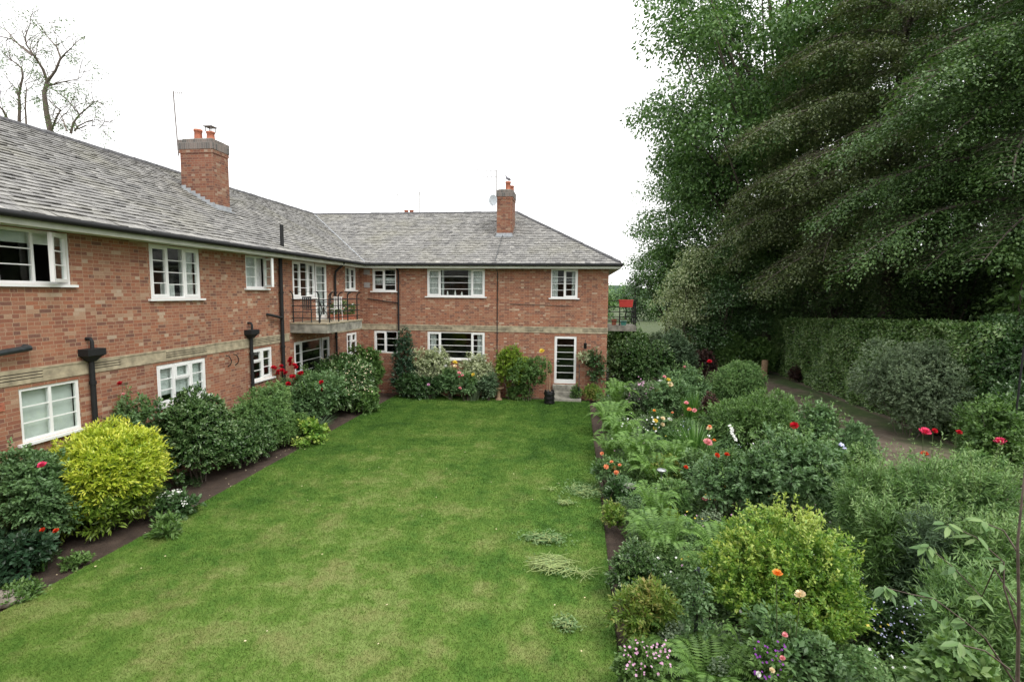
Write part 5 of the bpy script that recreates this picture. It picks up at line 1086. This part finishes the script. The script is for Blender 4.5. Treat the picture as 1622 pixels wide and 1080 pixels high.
# ---------------------------------------------------------------- trees
def trunk(t, H, r, lean=(0,0), mat='bark', z0=-.2):
    m = MB(); pts = [np.array([lean[0]*u**1.5+.12*r*math.sin(u*7)*3, lean[1]*u**1.5+.1*math.cos(u*5)*r*3, z0+(H-z0)*u]) for u in np.linspace(0,1,9)]
    m.tube(pts, [r*(1.35 if i == 0 else 1-.09*i) for i in range(9)], 10); m.build('trunk', M[mat], t); return pts
def crown_tree(name, label, loc, H, zb, rx, ry, nclump, cr, leaves, L, mat, r=.3, seed=0, group=None, shell=.62, lean=(0,0), hang=.25, tpl=TQ, shape=1.):
    rs = np.random.default_rng(seed); t = thing(name, label, 'tree', loc, group); pts = trunk(t, H*.8, r, lean)
    P=[];Dd=[];Nn=[]; m = MB(); zc = (H+zb)/2; rz = (H-zb)/2
    for i in range(nclump):
        d = rs.normal(size=3); d /= np.linalg.norm(d); q = rs.uniform(shell, 1.0) if rs.random() < .8 else rs.uniform(.2,.7)
        wz = 1-.28*max(0,d[2])*shape; c = np.array([d[0]*rx*q*wz+lean[0]*.7, d[1]*ry*q*wz+lean[1]*.7, zc+d[2]*rz*q]); s = cr*rs.uniform(.65,1.25); n = int(leaves/nclump*s*s/cr/cr)
        g = rs.normal(size=(n,3)); g /= np.linalg.norm(g,axis=1,keepdims=True); rr = rs.random(n)**.45
        g = g*rr[:,None]*np.array([s*1.15,s*1.15,s*.62]); g[:,2] -= hang*(g[:,0]**2+g[:,1]**2)/s; P.append(c+g)
        o = g/(s)+np.array([0,0,-.35])+rs.normal(size=(n,3))*.5; Dd.append(o); Nn.append(np.array([0,0,1.])+rs.normal(size=(n,3))*.45+g/s*.3)
        if i % 2 == 0:
            k = pts[min(8, 2+int(6*rs.random()*max(.15,(c[2]/H))))]; mid = k*.5+c*.5+np.array([0,0,-.06*H*.3]); m.tube([k, mid, c], [r*.3,r*.17,r*.05], 5)
    P = np.concatenate(P); Dd = np.concatenate(Dd); Nn = np.concatenate(Nn)
    k = P[:,2] > -.02; f = link('crown', leafmesh('crown', P[k], Dd[k], unit(Nn[k]), L, L*.62, tpl), lm(mat), t); m.build('limb', M['bark'], t); return t
def bough_tree(name, label, loc, H, boughs, L=.11, mat='beech', r=.45, dens=1., seed=1, group=None):
    """boughs: (z0, azimuth, length, rise, droop)"""
    rs = np.random.default_rng(seed); t = thing(name, label, 'tree', loc, group); pts = trunk(t, H*.92, r); m = MB(); P=[];Dd=[];Nn=[]
    for (z0, az, ln, rise, droop) in boughs:
        o = np.array([math.cos(az), math.sin(az), 0]); s = np.array([-o[1], o[0], 0]); u = np.linspace(0,1,12); sw = rs.uniform(-.12,.12)*ln
        C = o*(ln*u)[:,None]+s*(sw*np.sin(u*2.6))[:,None]+np.array([0,0,1.])*(z0+rise*ln*u-droop*ln*u**2.3)[:,None]
        m.tube(C, list(r*.22*(1-u*.93)+.006), 6)
        nt_ = int(ln*6.5)
        for i in range(nt_):
            q = .12+.88*(i+rs.random())/nt_; sd = 1 if i % 2 else -1; c = np.array([np.interp(q, u, C[:,k]) for k in range(3)])
            tl = ln*(.30*(1-q)**.7+.07)*rs.uniform(.7,1.15); dr = unit(s*sd*rs.uniform(.6,1)+o*rs.uniform(.45,.9)+np.array([0,0,rs.uniform(-.1,.12)]))
            n = int(tl*66*dens*rs.choice([.25,1,1,1.5]))
            n = max(n, 3)
            v = rs.random(n)**.8; lat = rs.normal(0, .10+.07*tl, (n,3))*np.array([1,1,.55]); p = c+dr*(v*tl)[:,None]+np.array([0,0,-1.])*(v**2*tl*rs.uniform(.25,.95)+np.abs(rs.normal(0,.16,n)))[:,None]+lat
            P.append(p); Dd.append(dr*.8+np.array([0,0,-.35])+rs.normal(size=(n,3))*.5); Nn.append(np.array([0,-.0,1.])+rs.normal(size=(n,3))*.33+dr*.25)
            if i % 2 == 0: m.tube([c, c+dr*tl*.5+np.array([0,0,-.05*tl]), c+dr*tl*.95+np.array([0,0,-.33*tl])], [.012,.007,.003], 3, False)
    P = np.concatenate(P); Dd = np.concatenate(Dd); Nn = np.concatenate(Nn); k = P[:,2] > .1
    link('crown', leafmesh('crown', P[k], Dd[k], unit(Nn[k]), L, L*.62, TQ), lm(mat), t); m.build('limb', M['bark'], t); return t
def bset(n, zl, zh, az0, az1, l0, l1, seed, drp=.5):
    rs = random.Random(seed); o = []
    for i in range(n):
        z = zl+(zh-zl)*(i+rs.random())/n; q = (z-zl)/(zh-zl); ln = (l0*(1-q)+l1*q)*rs.uniform(.85,1.12)
        o.append((z, math.radians(az0+(az1-az0)*((i*.618+rs.random()*.1) % 1)), ln, rs.uniform(.12,.32)+.18*q, drp*rs.uniform(.8,1.25)*(1-.35*q)))
    return o
A = math.radians
# near beech, trunk just out of frame on the right: its boughs sweep left over the hedge
bough_tree('beech_tree', 'huge beech whose long drooping boughs sweep left above the clipped hedge', (17.6,21.0,0), 21,
  [(8.0,A(196),8.6,.12,.42),(9.6,A(182),8.6,.16,.42),(7.6,A(215),7.0,.14,.42),(11.6,A(190),8.8,.2,.45),(9.0,A(228),7.2,.15,.45),(12.5,A(206),8.4,.22,.45),(10.8,A(240),6.6,.15,.45),(7.0,A(200),6.2,.12,.38)]
  +bset(34,8.5,20,125,300,7.8,3.6,5), L=.115, mat='beech', dens=1.15, seed=3)
bough_tree('beech_tree', 'dull copper green beech crown in the middle behind the nearest beech', (16.0,29.0,0), 23,
  [(7.5,A(205),9.0,.12,.42),(9.4,A(190),9.2,.15,.42),(11.4,A(215),9.2,.2,.42),(8.4,A(228),8.0,.1,.4),(6.6,A(190),7.0,.1,.38),(13.4,A(200),9.4,.22,.42)]+bset(34,8,22,130,300,8.6,4.2,9), L=.135, mat='beechb', dens=.9, seed=4)
bough_tree('beech_tree', 'tall dark beech at the right edge beyond the hedge end', (21.5,27.5,0), 25, bset(30,6,24,150,290,8.6,5,12), L=.14, mat='beech', dens=.8, seed=6)
crown_tree('lime_tree', 'tall light green broadleaved tree whose ragged left edge meets the white sky', (13.6,38,0), 33, 6.0, 10.4, 8.5, 170, 1.9, 120000, .25, 'oak', .5, 21, hang=.3)
crown_tree('dense_tree', 'dense dark tree filling the middle behind the loose shrubs and hedge end', (10.4,35.5,0), 11.5, .6, 4.0, 3.6, 60, 1.3, 34000, .17, 'beech', .3, 22, hang=.4)
crown_tree('lime_tree', 'lower broadleaved tree filling the gap under the tall light green one', (11.2,39,0), 19, 3.0, 6.6, 5, 90, 1.7, 46000, .22, 'oak', .3, 31, hang=.35)
crown_tree('dense_tree', 'light leaved tree at the left end of the tree belt with ragged top', (7.2,42,0), 12.8, 1.5, 3.0, 3.0, 50, 1.2, 20000, .19, 'oak', .25, 23, hang=.35)
crown_tree('variegated_tree', 'cream leaved tree hanging over the end of the garden', (6.9,33.5,0), 7.6, 1.6, 1.55, 1.5, 34, .85, 12000, .15, 'pale', .14, 24, hang=.7)
crown_tree('weeping_tree', 'slender dark weeping tree seen against the sky beside the roof corner', (4.6,41,0), 7.6, 2.2, .75, .8, 16, .55, 1700, .17, 'dark', .1, 25, hang=1.5)
crown_tree('dense_tree', 'bluish dark tree overlapping the cream leaved one on its right', (9.0,32.2,0), 6.2, .6, 1.9, 1.6, 40, .9, 14000, .14, 'dark', .18, 26, hang=.5)
crown_tree('dense_tree', 'low dark tree in deep shade behind the left part of the hedge', (15.4,33.5,0), 8.0, .2, 3.6, 2.5, 44, 1.3, 16000, .17, 'beech', .25, 27, hang=.4)
crown_tree('dense_tree', 'low dark tree in deep shade behind the middle of the hedge', (18.5,28.0,0), 8.0, .2, 3.6, 3.0, 44, 1.3, 16000, .17, 'beech', .25, 28, hang=.4)
crown_tree('dense_tree', 'low dark tree in deep shade behind the right part of the hedge', (19.5,21.5,0), 8.0, .2, 3.2, 3.2, 44, 1.3, 16000, .17, 'beech', .25, 29, hang=.4)
crown_tree('dense_tree', 'glossy dark tree at the right picture edge beside the hedge end', (16.2,15.6,0), 6.5, .4, 1.9, 1.9, 36, .8, 14000, .12, 'dark', .18, 30, hang=.4)
hedge('laurel_thicket', 'tall dark laurel thicket in deep shade behind the beech trunks', 21.5, 23.5, 9, 46, 7.5, 7.5, 60000, 'dark', .17)
hedge('laurel_thicket', 'dark thicket closing the far end of the tree belt', 9.5, 21.5, 44.5, 46, 8, 8, 26000, 'dark', .19)
for i, (x, y, h, l) in enumerate(((20,48,30,'first tall tree behind the beeches'),(29,44,32,'second tall tree behind the beeches'),(34,35,32,'third tall tree behind the beeches'),(32,25,32,'fourth tall tree behind the beeches'))):
    crown_tree('background_tree', l, (x,y,0), h, 1.0, 8, 7, 90, 2.4, 24000, .36, 'beech', .5, 40+i, hang=.3)
# broad leaves of a magnolia hanging near the hedge
crown_tree('magnolia', 'sparse sprays of large bright leaves hanging before the dark trees on the right', (14.9,19.4,0), 6.6, 3.9, 1.5, .8, 12, .5, 420, .3, 'mid', .07, 50, tpl=T4, hang=.5)
for i in range(5):                                    # far tree line towards the hills
    crown_tree('background_tree', ['leftmost far tree near the roof corner','second far tree near the roof corner','third far tree near the roof corner','fourth far tree near the roof corner','fifth far tree near the roof corner'][i], (4+i*5.5,95+6*(i % 2),0), 6.5+.8*(i%3), .5, 3.5, 3, 20, 1.6, 3000, .45, 'oak', .2, 60+i)

# sparse tree behind the left roof
def bare_tree():
    Y = 17.8; t = thing('sparse_tree', 'sparse bare branched tree with a few leaf tufts behind the left roof', 'tree', (hy(75,190,Y)[0],Y,0)); c = np.array(t.location); m = MB(); tw = MB(); rs = random.Random(4); P=[];Dd=[]
    def pl(pp, r0, r1, dy=0):
        pts = [hy(a,b,Y+dy+.25*math.sin(a*.1))-c for a, b in pp]; m.tube(pts, list(np.linspace(r0,r1,len(pts))), 7); return pts
    m.tube([np.array([0,0,-.2]), np.array([.1,0,4]), np.array([-.05,0,8]), hy(80,210,Y)-c], [.26,.2,.15,.1], 9)
    B = [pl([(80,210),(73,175),(70,148),(75,128)],.1,.06), pl([(75,130),(68,110),(55,90),(40,78),(18,62),(-10,56)],.055,.015,.1), pl([(75,130),(88,112),(96,92),(90,75),(78,62),(68,48)],.05,.012,-.2), pl([(96,94),(104,84),(112,78),(118,70)],.03,.008),
         pl([(76,137),(92,132),(110,128),(124,126),(126,112)],.03,.008,.3), pl([(55,90),(42,72),(40,58),(47,40),(50,25)],.03,.006,.3), pl([(50,88),(30,72),(12,50),(-5,40)],.03,.008,-.3),
         pl([(30,205),(31,170),(30,150),(36,122),(34,108),(22,98),(10,94)],.06,.01,.6), pl([(31,160),(26,142),(20,134)],.03,.008,.5), pl([(42,205),(40,170),(42,140),(38,128)],.035,.008,.2),
         pl([(112,212),(116,195),(126,182),(140,170),(150,162),(160,158)],.045,.006,.4), pl([(118,208),(124,200),(140,192),(155,190),(175,195)],.035,.005,.7), pl([(126,182),(116,170),(106,158),(100,150)],.025,.005,.2),
         pl([(80,210),(90,185),(96,175),(85,168),(78,158)],.04,.01), pl([(106,208),(100,190),(92,175)],.03,.01,-.3), pl([(12,190),(5,175),(-5,165)],.05,.02,.4), pl([(8,200),(-2,182),(-12,176)],.05,.02), pl([(122,205),(135,200),(150,200),(172,214)],.02,.004,.5)]
    def twig(p, d, l, lvl):
        pts = [p]; dd = d
        for k in range(4): dd = unit(dd+np.array([rs.gauss(0,.25), rs.gauss(0,.2), rs.gauss(.02,.22)])); pts.append(pts[-1]+dd*l/4)
        tw.tube(pts, [.009/(lvl*.7+.6),.007/(lvl+.5),.005/(lvl+.5),.004/(lvl+.5),.003/(lvl+.5)], 3, False)
        if lvl < 2:
            for k in (2,3,4): twig(pts[k], unit(dd+np.array([rs.gauss(0,.7), rs.gauss(0,.6), rs.gauss(0,.6)])), l*.6, lvl+1)
        elif rs.random() < .10:
            for _ in range(26): P.append(pts[-1]+np.array([rs.gauss(0,.1) for _ in range(3)])); Dd.append([rs.gauss(0,1), rs.gauss(0,1), rs.gauss(-.2,.6)])
    for b in B:
        for i in range(1, len(b)):
            for _ in range(2):
                d = unit(b[i]-b[i-1]); twig(b[i]*(q := rs.random())+b[i-1]*(1-q), unit(d*.6+np.array([rs.gauss(0,.6), rs.gauss(0,.5), rs.gauss(.15,.5)])), rs.uniform(.5,1.1), 0)
    for (px, py, n) in ((22,168,70),(20,10,30),(35,22,30),(62,45,40),(92,45,40),(115,90,60),(75,85,40),(60,118,40),(32,145,40),(56,160,30),(50,8,20),(90,200,50),(55,25,15),(80,190,50),(105,200,50),(118,78,30)):
        g = hy(px,py,Y)-c
        for _ in range(n): P.append(g+np.array([rs.gauss(0,.14), rs.gauss(0,.15), rs.gauss(0,.07)])); Dd.append([rs.gauss(0,1), rs.gauss(0,1), rs.gauss(-.1,.5)])
    m.build('trunk', M['twig'], t); tw.build('twigs', M['twig'], t)
    P = np.array(P); link('leaves', leafmesh('leaves', P, np.array(Dd), unit(np.array([0,0,1.])+rdir(len(P))*.7), .12, .035, T4), lm('mid'), t)
bare_tree()

# shared group phrases for things of one kind
GR = dict(fern='ferns in the right flower bed', rose_bush='rose bushes in the beds', camellia='camellias in the left bed', hebe='small green shrubs in the left bed', hosta='yellow leaved plants in the left bed', viburnum='viburnums in the left bed',
 variegated_shrub='variegated shrubs under the picture window', marigold='marigolds along the far lawn edge', ornament='ornaments on the window sill', garden_chair='chairs on the balcony', laurel='laurels beyond the building corner',
 crocosmia='clumps of sword leaves', euphorbia='bright leafy perennials', willowy_plant='willowy plants on the right', perennial='perennials along the path edge', clippings='piles of clippings on the lawn', beech_tree='beeches beyond the hedge',
 dense_tree='trees behind the hedge', background_tree='trees in the background', lime_tree='tall light green trees', bedding_plant='small bedding plants', small_shrub='small shrubs', rough_shrub='loose shrubs left of the hedge', low_foliage='low leafy plants in the foreground',
 laurel_thicket='dark thickets behind the trees', dark_leafed_shrub='dark leaved shrubs', red_leafed_shrub='red leaved shrubs', plant_pot='plant pots', bedding_shrub='low shrubs in the far bed', iris='irises')
cnt = {}
for o in COL.objects:
    if o.parent is None and 'category' in o: cnt.setdefault(o.name.split('.')[0], []).append(o)
for k, v in cnt.items():
    if len(v) > 1 and k in GR:
        for o in v: o['group'] = GR[k]
